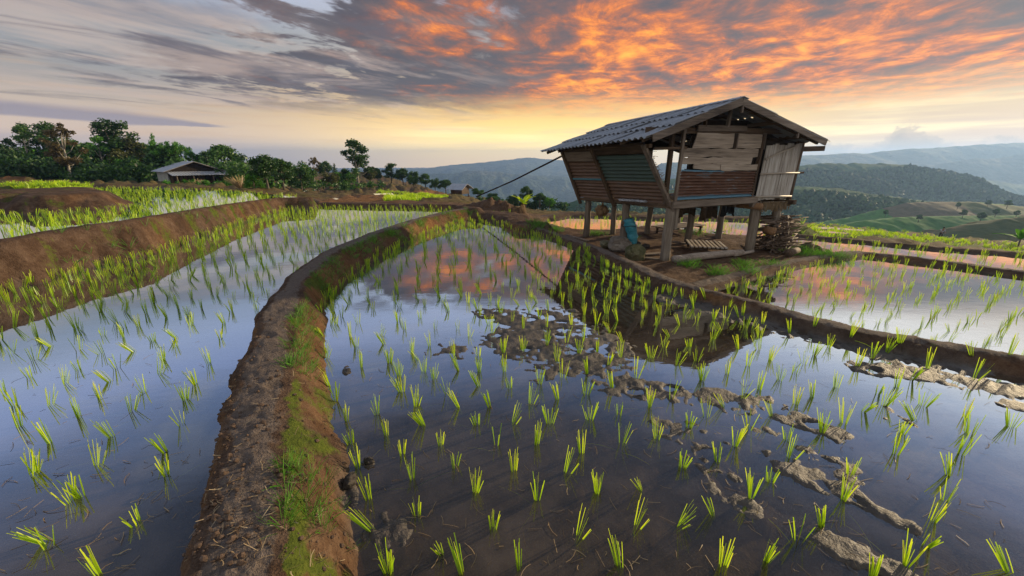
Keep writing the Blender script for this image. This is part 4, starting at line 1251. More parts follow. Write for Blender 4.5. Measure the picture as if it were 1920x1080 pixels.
loose_plank(ground(1210, 483, ZG + .03), ground(1240, 486, ZG + .03), .12, "short plank lying by the front stilt, lower of two")
loose_plank(ground(1262, 453, ZG + .05), ground(1300, 458, ZG + .05), .18, "flat board on the earth between the front and inner stilts")

# firewood
pc = HW(3.72, -.02, ZG)
rr = random.Random(12)
sticks = []
def stick_mesh(seed):
    r = random.Random(seed); mb = MB(); L = r.uniform(.75, 1.25); n = 5
    y = 0; z = 0; pts = []
    for k in range(n):
        pts.append((-L / 2 + L * k / (n - 1), y, z)); y += r.uniform(-.025, .025); z += r.uniform(-.02, .02)
    r0 = r.uniform(.014, .032)
    mb.tube(pts, [r0 * (1 - .12 * k) for k in range(n)], 7, wob=.12)
    if r.random() < .4: mb.tube([pts[2], (pts[2][0] + .16, pts[2][1] + .09, pts[2][2] + .05)], [r0 * .6, r0 * .3], 5)
    me = mb.build("firewood", M['stick'], None, True)
    return me
protos = [stick_mesh(100 + k) for k in range(9)]
SL = ["thin crooked stick of brown firewood stacked beside the front stilt"]
n_st = 0
for layer in range(19):
    z = .05 + layer * .047
    half = .58 * (1 - (layer / 23.0) ** 2.2) + .06
    cnt = 7 if layer < 12 else 5
    for k in range(cnt):
        src = protos[n_st % 9]
        o = src if n_st < 9 else src.copy()
        if n_st >= 9: COL.objects.link(o)
        ex = .22 * math.sin(layer * .3)
        side = -.42 + .84 * (k + .5) / cnt
        o.location = pc + Vector((math.cos(HRZ) * (rr.uniform(-half, half) * .55 + .12 * (layer / 21)), math.sin(HRZ) * rr.uniform(-.1, .1) + side * .72, z + rr.uniform(-.015, .015)))
        o.rotation_euler = (rr.uniform(-.2, .2), rr.uniform(-.16, .16) - .05, HRZ + rr.uniform(-.65, .65) + (1.0 if rr.random() < .10 else 0))
        tag(o, SL[0], "firewood", "firewood stacked under the corner of the hut")
        n_st += 1
o = MB().tube([(0, -.0, 0), (0, .25, .01)], [.105, .10], 12).build("log", M['endgrain'], None, True)
o.location = HW(3.1, -.38, ZG + .62); o.rotation_euler = (0, 0, HRZ)
top(o, "short round log with an orange cut end on the firewood", "log")
o = MB().tube([(0, 0, 0), (.45, .1, .02)], [.10, .09], 10).build("log", M['stick'], None, True)
o.location = HW(3.35, -.72, ZG + .09); o.rotation_euler = (0, 0, HRZ)
top(o, "stout dark log at the foot of the firewood stack", "log")

# long pole from the hut down to the mound
a, b_ = HW(-.93, 3.98, 2.12), at_depth(893, 369, 16.9)
o = MB().tube([(0, 0, 0), (b_ - a) * .5 + Vector((0, 0, -.05)), (b_ - a)], [.028, .026, .022], 8).build("guy_pole", M['rope'], None, True)
o.location = a
top(o, "long thin dark pole slanting from the hut's eave to the mound", "pole")
# ------------------------------------------------------------------ sight line to land
def hit(px, py, y0=8.0, y1=140.0):
    u, f, d = ray(px, py)
    ys = np.exp(np.linspace(math.log(y0), math.log(y1), 900)); xs = u / f * ys; zs = CAM_H - d / f * ys
    k = np.argmax(land(xs, ys) > zs)
    if land_at(xs[k], ys[k]) <= zs[k]: k = len(ys) - 1
    return Vector((xs[k], ys[k], land_at(xs[k], ys[k])))

def hit_poly(pts, **k): return [tuple(hit(px, py, **k)[:2]) for px, py in pts]

# crops and bare earth on the land beyond the paddies: colour of the ground itself
GREEN_R = hit_poly([(1470, 424), (1530, 420), (1620, 424), (1700, 434), (1760, 445), (1840, 455), (1960, 466), (1960, 474), (1860, 463), (1740, 454), (1620, 445), (1470, 438)])
GREEN_L = hit_poly([(-60, 349.5), (60, 345), (120, 343), (172, 346), (174, 350), (110, 351), (20, 352), (-60, 353)])
GREEN_M = hit_poly([(722, 370), (780, 366), (838, 365), (840, 370), (790, 374), (720, 377)])
GREEN_N = hit_poly([(700, 361), (760, 359), (768, 362), (720, 364)])
BARE = [hit_poly(p) for p in ([(590, 376), (650, 366), (700, 364), (740, 368), (720, 377), (620, 379)], [(-40, 326), (50, 328), (66, 336), (40, 338), (-40, 337)], [(452, 330), (500, 322), (520, 330), (500, 338), (455, 338)], [(740, 356), (800, 356), (850, 362), (836, 366), (760, 362)])]
def recolour():
    me = ground_obj.data; n = len(me.vertices)
    co = np.empty(n * 3, np.float32); me.vertices.foreach_get("co", co); co = co.reshape(-1, 3)
    a = me.color_attributes["tint"]; c = np.empty(n * 4, np.float32); a.data.foreach_get("color", c); c = c.reshape(-1, 4)
    far = co[:, 1] > 10
    for P in (GREEN_R, GREEN_L, GREEN_M, GREEN_N):
        k = inside(co[:, 0].astype(float), co[:, 1].astype(float), P) & far
        c[k, 0] = .95; c[k, 1] = 0
    for P in BARE:
        k = inside(co[:, 0].astype(float), co[:, 1].astype(float), P) & far
        c[k, 0] = 0; c[k, 1] = 0; c[k, 2] = .9
    a.data.foreach_set("color", c.ravel())
recolour()

# ------------------------------------------------------------------ rice
def clump(seed, nb, h, fan, lean=(0, 0), wid=.0092, fallen=0, bend=.25, segs=4):
    r = np.random.default_rng(seed)
    V = []; F = []; T = []
    for b in range(nb + fallen):
        fl = b >= nb
        a = r.uniform(0, 2 * PI); rad = r.uniform(0, .016)
        p0 = np.array([math.cos(a) * rad, math.sin(a) * rad, -.06])
        L = h * r.uniform(.62, 1.08)
        if fl:
            d = np.array([math.cos(a), math.sin(a), .42]); L = h * r.uniform(.8, 1.15)
        else:
            k = r.uniform(.2, 1.0) * fan
            d = np.array([math.cos(a) * k + lean[0], math.sin(a) * k + lean[1], 1.0])
        d = d / np.linalg.norm(d)
        side = np.cross(d, [math.cos(a + 1.1 + r.uniform(-.6, .6)), math.sin(a + 1.1), .2]); side /= np.linalg.norm(side)
        w = wid * r.uniform(.7, 1.2)
        base = len(V); tt = r.uniform(-.24, .22)
        bd = bend * r.uniform(.1, 1.0)
        for s in range(segs + 1):
            u = s / segs
            p = p0 + d * (L + .06) * u
            out = np.array([d[0], d[1], 0.0])
            p = p + out * bd * L * u * u - np.array([0, 0, (.55 if fl else .16) * bd * L * u ** 3 + (.40 * L * u * u if fl else 0)])
            ww = w * (.55 + .6 * u if u < .5 else .85 - .55 * (u - .5)) * .5
            V += [p - side * ww, p + side * ww]; T += [np.clip((.04 if u < .15 else .25 + .5 * u) + tt, 0, 1)] * 2
        for s in range(segs): F.append((base + 2*s, base + 2*s + 1, base + 2*s + 3, base + 2*s + 2))
    T = np.array(T)
    return np.array(V), np.array(F), np.repeat(T[:, None], 3, 1)

KINDS_ = [("upright", dict(nb=13, h=.30, fan=.09)), ("upright", dict(nb=11, h=.28, fan=.11)), ("fanned out", dict(nb=14, h=.28, fan=.21)), ("fanned out", dict(nb=12, h=.26, fan=.26)),
          ("leaning", dict(nb=12, h=.30, fan=.10, lean=(-.32, .1))), ("leaning", dict(nb=11, h=.28, fan=.12, lean=(-.40, -.15))), ("slightly tilted", dict(nb=13, h=.30, fan=.11, lean=(-.2, -.05))), ("slightly tilted", dict(nb=10, h=.28, fan=.2, lean=(.22, .1))),
          ("broken-bladed", dict(nb=10, h=.28, fan=.2, fallen=3)), ("broken-bladed", dict(nb=8, h=.26, fan=.25, lean=(-.15, 0), fallen=4)), ("thin sparse", dict(nb=6, h=.27, fan=.22)), ("thin sparse", dict(nb=5, h=.25, fan=.3, fallen=1)), ("short bushy", dict(nb=13, h=.21, fan=.24)), ("short bushy", dict(nb=11, h=.20, fan=.25, fallen=1))]
CL = [clump(40 + i, **k) for i, (nm, k) in enumerate(KINDS_)]
FARC = [clump(240 + i, nb=8, h=.27, fan=.20, lean=(random.uniform(-.15, .15), 0), wid=.013, segs=3) for i in range(8)]
DENSE = [clump(340 + i, nb=9, h=.36, fan=.26, lean=(random.uniform(-.2, .1), 0), wid=.019, segs=3, bend=.4) for i in range(8)]

A_ = [(s * .5 + 380, y * .5 + 540) for s, y in [(450,120),(460,185),(462,265),(470,320),(480,365),(500,425),(540,500),(560,580),(585,675),(625,790),(650,912),(700,1065),(520,110),(585,130),(575,220),(595,300),(690,210),(700,280),(735,330),(655,475),(690,550),(750,390),(745,625),(785,720),(805,850),(800,430),(835,505),(732,125),(760,155),(815,115),(640,80),(720,50),(620,30)]]
B_ = [(x / 2.348 + 680, y / 2.348 + 620) for x, y in [(120,140),(160,200),(175,270),(235,330),(215,100),(255,120),(295,70),(270,180),(315,210),(375,275),(430,180),(400,110),(435,335),(280,410),(345,500),(405,600),(350,955),(110,1060),(510,110),(515,180),(525,250),(505,415),(565,330),(655,405),(590,505),(495,715),(570,870),(665,615),(770,745),(690,1045),(450,1082),(620,100),(625,180),(650,250),(705,90),(735,325),(765,500),(780,235),(825,410),(810,70),(855,135),(865,300),(880,210),(900,55),(890,630),(940,905),(1035,715),(965,540),(985,280),(1000,390),(990,190),(970,50),(955,105),(1035,90),(1080,150),(1100,245),(1135,120),(1140,500),(1130,370),(1150,55),(1205,210),(1265,335),(1295,475),(1235,680),(1195,860),(1145,1050),(1385,845),(1405,600),(1435,425),(1360,310),(1270,120),(1380,150),(1470,130),(1440,70),(1330,75),(1495,220)]]
C_ = [(x / 2.348 + 1300, y / 2.348 + 620) for x, y in [(85,40),(205,80),(290,85),(40,215),(150,190),(240,155),(335,130),(215,300),(290,260),(380,220),(445,185),(490,145),(530,110),(595,75),(685,50),(60,385),(145,335),(350,375),(450,325),(530,290),(630,250),(720,160),(785,125),(810,270),(895,250),(955,215),(850,100),(735,345),(840,330),(900,90),(245,435),(565,455),(660,410),(1000,405),(1010,330),(1030,170),(1215,145),(1235,225),(1195,380),(1215,460),(1400,425),(1370,160),(1450,170),(185,510),(415,480),(420,565),(920,455),(890,545),(110,575),(335,665),(690,640),(655,750),(250,745),(105,800),(465,920),(575,855),(1175,545),(1140,640),(1110,750),(1050,835),(1020,925),(940,1035),(130,1035),(315,1000),(800,1082),(1435,1082)]]
L_ = [(x * .5, y * .5 + 540) for x, y in [(210,215),(190,150),(140,190),(40,250),(115,335),(125,270),(235,360),(10,390),(55,440),(180,440),(70,520),(295,485),(195,585),(110,705),(130,690),(355,670),(265,800),(310,780),(180,970),(215,940),(515,880),(430,555),(490,465),(375,410),(440,300),(430,350),(295,305),(295,235),(305,165),(285,150),(385,180),(385,245),(470,150),(520,145),(520,235),(575,200),(465,185),(610,270),(590,325),(540,390),(660,220),(675,185),(630,110),(670,80),(710,105),(715,140),(755,75),(830,190),(785,285),(735,360),(695,420),(685,510),(630,610),(625,700),(370,1078),(845,130),(875,45),(810,30)]]
spots = []                                       # x, y, paddy
for px, py in A_ + B_ + C_: p = ground(px, py, 0); spots.append((p.x, p.y, 'mid', True))
for px, py in L_: p = ground(px, py, Z_LEFT); spots.append((p.x, p.y, 'left', True))
manual = np.array([(s[0], s[1]) for s in spots])

def rows(poly, name, sx, sy, rot, jit, keep=None):
    P = np.array(poly); x0, y0 = P.min(0) - 2; x1, y1 = P.max(0) + 2
    x0 = max(x0, -36); x1 = min(x1, 40); y1 = min(y1, 60); y0 = max(y0, .6)
    cx, cy = (x0 + x1) / 2, (y0 + y1) / 2; R = math.hypot(x1 - x0, y1 - y0) / 2
    n1, n2 = int(R / sx) + 1, int(R / sy) + 1
    i, j = np.meshgrid(np.arange(-n1, n1 + 1), np.arange(-n2, n2 + 1))
    u = i.ravel() * sx; v = j.ravel() * sy
    u = u + .16 * np.sin(v * .9 + .5) + rng.normal(0, jit, u.shape); v = v + rng.normal(0, jit, v.shape)
    X_ = cx + u * math.cos(rot) - v * math.sin(rot); Y_ = cy + u * math.sin(rot) + v * math.cos(rot)
    k = inside(X_, Y_, poly) & (np.abs(X_) < Y_ * 1.62 + 1.2)
    X_, Y_ = X_[k], Y_[k]
    return X_, Y_

WL = {'mid': Z_MID, 'left': Z_LEFT, 'up': Z_UP, 'right': Z_RIGHT, 'strip': Z_STRIP, 'back': Z_BACK}
auto = []
for poly, name, sx, sy, rot, jit in ((POLY_MID, 'mid', .33, .30, .25, .024), (POLY_LEFT, 'left', .32, .30, -.2, .028), (POLY_UP, 'up', .36, .34, .3, .045), (POLY_RIGHT, 'right', .38, .36, .55, .05), (POLY_STRIP, 'strip', .46, .42, .3, .05), (POLY_BACK, 'back', .45, .42, .1, .05)):
    X_, Y_ = rows(poly, name, sx, sy, rot, jit)
    z = land(X_, Y_)
    lim = .085 if name == 'mid' else .03
    k = (z < WL[name] + lim) & (rng.random(len(z)) > .05)
    if name in ('mid', 'left'):
        # the front of these two paddies is planted from the list above
        m = manual
        dmin = np.min(np.hypot(X_[:, None] - m[None, :, 0], Y_[:, None] - m[None, :, 1]), 1)
        k &= dmin > .26
        k &= ~((Y_ < 4.3) & (name == 'mid')) & ~((Y_ < 4.2) & (X_ > -4.2) & (name == 'left'))
        if name == 'left': k &= ~((Y_ < 2.4))
    for x, y in zip(X_[k], Y_[k]): auto.append((x, y, name, False))
# a row hugging the foot of the curving dike and of the far bank
for (L, paddy, zoff, side) in ((D1, 'mid', Z_MID, -1), (D2, 'left', Z_LEFT, -1), (D6, 'right', Z_RIGHT, -1), (D7, 'strip', Z_STRIP, -1), (D5, 'mid', Z_MID, -1)):
    for (x1, y1, z1), (x2, y2, z2) in zip(L[:-1], L[1:]):
        n = int(math.hypot(x2 - x1, y2 - y1) / (.22 if paddy in ('mid', 'left') else .55))
        for q in range(n):
            t = (q + random.random()) / max(n, 1)
            dx, dy = (y2 - y1), -(x2 - x1); l = math.hypot(dx, dy)
            for off in np.arange(.1, 1.2, .03):
                x, y = x1 + (x2 - x1) * t + dx / l * off, y1 + (y2 - y1) * t + dy / l * off
                if land_at(x, y) < zoff + .0:
                    if (paddy != 'mid' or y > 4.6) and abs(x) < y * 1.6 + 1: auto.append((x + dx / l * random.uniform(.02, .12), y + dy / l * random.uniform(.02, .12), paddy, False))
                    break
allsp = spots + auto
ax_ = np.array([s[0] for s in allsp]); ay_ = np.array([s[1] for s in allsp])
zg_all = land(ax_, ay_)
# how large each shows: nearest first, inside the frame
def in_frame(x, y, z):
    dz = CAM_H - z
    f = y * CS + dz * SN; v = dz * CS - y * SN      # camera axes
    return f > .1 and abs(x / f) * FPX < 985 and -40 < 540 + v / f * FPX < 1110
order = sorted([i for i in range(len(allsp)) if in_frame(ax_[i], ay_[i], zg_all[i])], key=lambda i: math.hypot(ax_[i], ay_[i]))
solo = order[:300]; rest = order[300:] + [i for i in range(len(allsp)) if i not in set(order) and ay_[i] < 25]
CLME = [np_mesh("rice_seedling", V, F, M['rice'], True, T) for V, F, T in CL]
ORD = "first second third fourth fifth sixth seventh eighth ninth tenth eleventh twelfth thirteenth fourteenth fifteenth sixteenth seventeenth eighteenth nineteenth twentieth".split()
d1_, _, sd1 = seg_dist(ax_, ay_, D1); d5_, _, _ = seg_dist(ax_, ay_, D5); d2_, _, _ = seg_dist(ax_, ay_, D2)
counts = {}
for i in solo:
    x, y, paddy, man = allsp[i]
    q = random.randrange(len(KINDS_))
    if man and q in (10, 11) and random.random() < .6: q = random.randrange(8)
    if not man and q in (8, 9, 11, 12, 13): q = random.randrange(8)
    o = bpy.data.objects.new("rice_seedling", CLME[q]); COL.objects.link(o)
    dist = math.hypot(x, y)
    sc = (.74 if paddy == 'mid' else .66) if man else .68 * random.uniform(.85, 1.15)
    wl = WL[paddy]; zb = max(zg_all[i], wl - .03)
    o.location = (x, y, zb); o.scale = (sc * 1.1, sc * 1.1, sc); o.rotation_euler = (random.uniform(-.08, .08), random.uniform(-.08, .08), random.gauss(0, .7) if q in (4, 5, 6, 7) else random.uniform(0, 6.28))
    post = KINDS_[q][0]
    if paddy == 'left': zone = "in open water past the curving dike" if d2_[i] > 1.2 else "at the foot of the far bank"
    elif paddy == 'right': zone = "in the lower paddy past the thin dike"
    elif paddy == 'mid':
        if d1_[i] < .62: zone = "in the row along the curving dike"
        elif zg_all[i] > .004: zone = "rooted in the glistening mud"
        elif d5_[i] < 1.0: zone = "near the thin dike before the hut"
        elif x < .9: zone = "in open water between curving dike and mud bank"
        else: zone = "in open water beyond the mud ridge"
    else: zone = "in the high paddy"
    key = (post, zone); n = counts.get(key, 0); counts[key] = n + 1
    if n < 20: lab = f"{(ORD[n] + ' ') if n else ''}nearest {post} rice seedling {zone}"
    else: lab = f"farther {post} rice seedling {zone}"
    tag(o, lab, "rice seedling", "rice seedlings planted in the flooded paddies")

def merge(items, name, mat):
    VV = []; FF = []; TT = []; n = 0
    for (V, F, T), x, y, z, s, a, sh in items:
        c, s_ = math.cos(a), math.sin(a)
        W = np.stack([(V[:, 0] * c - V[:, 1] * s_) * s * sh, (V[:, 0] * s_ + V[:, 1] * c) * s * sh, V[:, 2] * s], 1) + np.array([x, y, z])
        VV.append(W); FF.append(F + n); TT.append(np.clip(T + rng.normal(0, .07), 0, 1)); n += len(V)
    return np_obj(name, np.concatenate(VV), np.concatenate(FF), mat, True, np.concatenate(TT))
items = []
for i in rest:
    x, y, paddy, man = allsp[i]
    dist = math.hypot(x, y)
    src = DENSE if paddy == 'up' else (CL[:8] if dist < 9 else FARC)
    s = random.uniform(.60, .88)
    if dist < 9 and paddy != 'up': s *= .95
    if paddy == 'up': s *= max(.62, 1.25 - .030 * dist)
    items.append((random.choice(src), x, y, max(zg_all[i], WL[paddy] - .03), s, random.uniform(0, 6.28), 1.0))
# the green crops on the dry terraces
def crop(poly, n, s, rowgap):
    P = np.array(poly); x0, y0 = P.min(0); x1, y1 = P.max(0)
    X_ = rng.uniform(x0, x1, n); Y_ = rng.uniform(y0, y1, n)
    Y_ = np.round(Y_ / rowgap) * rowgap + rng.normal(0, rowgap * .12, n)
    k = inside(X_, Y_, poly); X_, Y_ = X_[k], Y_[k]; Z_ = land(X_, Y_)
    for x, y, z in zip(X_, Y_, Z_): items.append((random.choice(DENSE), x, y, z, s * random.uniform(.8, 1.2), random.uniform(0, 6.28), 2.0))
crop(GREEN_R, 3600, .62, .9); crop(GREEN_L, 2600, .6, .5); crop(GREEN_M, 2600, .6, .5); crop(GREEN_N, 500, .6, .5)
tag(merge(items, "young_rice", M['rice']), "mass of bright green young rice filling the far paddies", "young rice", kind="stuff")

M['soil_crumb'] = plain_noise_mat('earth_crumb', [(.035, .022, .014), (.085, .054, .036), (.15, .10, .07)], 30)
# ------------------------------------------------------------------ grass and straw on the dikes
def tuft(seed, nb, h, wid, fan): return clump(seed, nb=nb, h=h, fan=fan, wid=wid, bend=.7, segs=3)
TF = [tuft(500 + i, 9, .085, .0045, .9) for i in range(6)]
items = []
def along(L, n, off0, off1, src, s0, s1, t0=0.0, t1=1.0, clumpy=0.0):
    seg = [math.hypot(b[0] - a[0], b[1] - a[1]) for a, b in zip(L[:-1], L[1:])]; tot = sum(seg)
    cs = np.concatenate([[0], np.cumsum(seg)])
    for q in range(n):
        s = random.uniform(t0, t1) * tot
        if clumpy and vnoise(np.array([s * 2.3]), np.array([.5]), 77)[0] < clumpy - .5: continue
        k = min(int(np.searchsorted(cs, s, side='right')) - 1, len(seg) - 1); t = (s - cs[k]) / seg[k]
        a, b = L[k], L[k + 1]
        dx, dy = (b[1] - a[1]) / seg[k], -(b[0] - a[0]) / seg[k]
        o = random.uniform(off0, off1)
        x, y = a[0] + (b[0] - a[0]) * t + dx * o, a[1] + (b[1] - a[1]) * t + dy * o
        items.append((random.choice(src), x, y, land_at(x, y) + .035, random.uniform(s0, s1), random.uniform(0, 6.28), 1.0))
along(D1, 430, .15, .36, TF, .4, 1.05, .06, .62, .50)
along(D1, 200, .22, .45, TF, .4, .9, .05, .9, .5)
along(D1, 260, .1, .5, TF, .7, 1.4, .6, 1.0, .4)
along(D2, 260, .1, .7, TF, .8, 1.6, .15, 1.0, .5)
for px, py, n, w in ((1290, 500, 26, .28), (1395, 497, 20, .3), (1510, 478, 60, .5), (1560, 484, 40, .4), (1450, 500, 16, .3), (1010, 425, 40, .4), (1040, 432, 40, .3), (1170, 452, 25, .4), (1345, 512, 30, .25), (1300, 436, 30, .5), (1120, 440, 30, .4), (1400, 512, 20, .25)):
    c = ground(px, py, ZG)
    if px < 1100: c = hit(px, py)
    for q in range(n):
        x, y = c.x + random.gauss(0, w * .5), c.y + random.gauss(0, w * .5)
        items.append((random.choice(TF), x, y, land_at(x, y) + .04, random.uniform(.8, 2.0), random.uniform(0, 6.28), 1.0))
tag(merge(items, "grass", M['grass']), "short green grass growing on the dike edges", "grass", kind="stuff")
def straw_bits(n, place, l0, l1):
    VV = []; FF = []; TT = []
    k = 0
    for q in range(n):
        x, y, z, tilt = place(q)
        a = random.uniform(0, 2 * PI); L = random.uniform(l0, l1); w = random.uniform(.0008, .0019)
        cu = random.uniform(-.6, .6); tt = random.random()
        for s in range(4):
            u = s / 3 - .5
            aa = a + cu * u
            px, py = x + math.cos(aa) * L * u, y + math.sin(aa) * L * u
            pz = z + .006 + tilt * u * L + random.uniform(0, .006)
            nx, ny = -math.sin(aa) * w, math.cos(aa) * w
            VV += [(px - nx, py - ny, pz), (px + nx, py + ny, pz + .001)]; TT += [tt, tt]
        for s in range(3): FF.append((k + 2*s, k + 2*s + 1, k + 2*s + 3, k + 2*s + 2))
        k += 8
    return np.array(VV), np.array(FF), np.repeat(np.array(TT)[:, None], 3, 1)
def on_dike(q):
    if q % 3 == 0: c = random.choice(((505, 885, .11), (575, 1010, .13), (480, 950, .2), (420, 930, .12), (590, 1050, .12), (440, 1010, .2)))
    else: c = (random.uniform(400, 620), random.uniform(620, 1075), .10)
    p = ground(c[0], c[1], .33)
    x, y = p.x + random.gauss(0, c[2] * .5), p.y + random.gauss(0, c[2] * .5)
    return x, y, land_at(x, y), random.uniform(-.5, .5)
def on_water(q):
    if q % 4 == 0: px, py, zl = random.uniform(0, 380), random.uniform(640, 1075), Z_LEFT
    else: px, py, zl = random.uniform(640, 1900), random.uniform(560, 1075), 0.0
    p = ground(px, py, zl)
    return p.x, p.y, max(zl, land_at(p.x, p.y)) - .003, random.uniform(-.05, .05)
s1 = straw_bits(210, on_dike, .02, .09); s2 = straw_bits(620, on_water, .015, .11)
V = np.concatenate([s1[0], s2[0]]); F = np.concatenate([s1[1], s2[1] + len(s1[0])]); T = np.concatenate([s1[2], s2[2] * .6])
tag(np_obj("straw", V, F, M['straw'], True, T), "dry straw and dead roots scattered over dike and mud", "straw", kind="stuff")
# crumbs of earth on the slopes and along the water's edge
bm = bmesh.new(); bmesh.ops.create_icosphere(bm, subdivisions=1, radius=1.0); bm.verts.ensure_lookup_table()
V0 = np.array([v.co[:] for v in bm.verts]); F0 = np.array([[v.index for v in f.verts] for f in bm.faces]); bm.free()
PX = []; 
for q in range(900):
    if q % 3: p = ground(random.uniform(330, 700), random.uniform(560, 1078), .2)
    else: p = ground(random.uniform(360, 460), random.uniform(640, 1078), .3)
    PX.append((p.x, p.y))
PX = np.array(PX); PZ = land(PX[:, 0], PX[:, 1])
VV = []; FF = []; n = 0
for (x, y), z in zip(PX, PZ):
    if z < .02 or (z < .27 and x < ground(400, 800, .3).x - .4): continue
    r_ = .004 + .013 * random.random() ** 3
    VV.append(V0 * (1 + rng.normal(0, .22, (len(V0), 1))) * r_ * np.array([1.2, 1, .8]) + np.array([x, y, z + r_ * .3])); FF.append(F0 + n); n += len(V0)
tag(np_obj("soil_crumbs", np.concatenate(VV), np.concatenate(FF), M['soil_crumb'], False), "crumbs of brown earth strewn over the curving dike", "earth", kind="stuff")
for px, py, z, r_, lab in ((692, 868, .0, (.034, .028, .03), "small dark clod of earth standing in the water by the dike"), (655, 905, .02, (.04, .05, .03), "crumbling dark clod at the foot of the curving dike"), (432, 905, .33, (.02, .02, .012), "tiny grey pebble on the trodden dike top")):
    p = ground(px, py, z)
    o = MB().blob((0, 0, 0), r_, seed=px, rough=.5, sub=3, freq=2.2).build("clod", M['dark_rock'], None, True); o.location = p + Vector((0, 0, r_[2] * .5))
    tag(o, lab, "clod")
# ------------------------------------------------------------------ trees
def leaves(centres, radii, n, size, seed, flat=1.0, droop=0.0, elong=1.7, weights=None, shell=.5):
    r = np.random.default_rng(seed)
    C = np.array(centres, float); R = np.array(radii, float)
    w = R ** 2 if weights is None else np.array(weights, float); w = w / w.sum()
    k = r.choice(len(C), n, p=w)
    d = r.normal(size=(n, 3)); d /= np.linalg.norm(d, axis=1)[:, None]
    q = r.random(n) ** shell
    P = C[k] + d * (R[k] * q)[:, None] * np.array([1, 1, flat])
    P += r.normal(0, .10, (n, 3)) * R[k][:, None]
    a = r.normal(size=(n, 3)); a[:, 2] -= droop * 2; a /= np.linalg.norm(a, axis=1)[:, None]
    b = np.cross(a, r.normal(size=(n, 3))); b /= np.linalg.norm(b, axis=1)[:, None]
    s = size * r.uniform(.6, 1.35, n)[:, None]
    V = np.stack([P - a * s * elong * .5, P + b * s * .5, P + a * s * elong * .5, P - b * s * .5], 1).reshape(-1, 3)
    F = np.arange(4 * n).reshape(-1, 4)
    ct = r.uniform(-.25, .25, len(C))
    T = np.clip(.5 + ct[k] + r.normal(0, .16, n), 0, 1)
    T = np.repeat(T, 4)
    return V, F, np.repeat(T[:, None], 3, 1)

def limbs(base_r, h, targets, seed, lean=(0, 0), fork=.45, thin=.35):
    r = random.Random(seed); mb = MB()
    topp = Vector((lean[0], lean[1], h * .82))
    pts = [Vector((0, 0, -.3))] + [topp * (k / 6) + Vector((r.uniform(-.03, .03) * h * .3, r.uniform(-.03, .03) * h * .3, 0)) for k in range(1, 7)]
    mb.tube(pts, [base_r * (1.15 - .95 * k / 6) for k in range(7)], 8)
    for c in targets:
        c = Vector(c); z = max(h * .18, min(c.z * r.uniform(.5, .75), h * .75))
        q = topp * (z / (h * .82))
        m = q.lerp(c, .5) + Vector((0, 0, -.04 * h))
        mb.tube([q, m, c], [base_r * thin, base_r * thin * .6, base_r * .08], 6)
    return mb

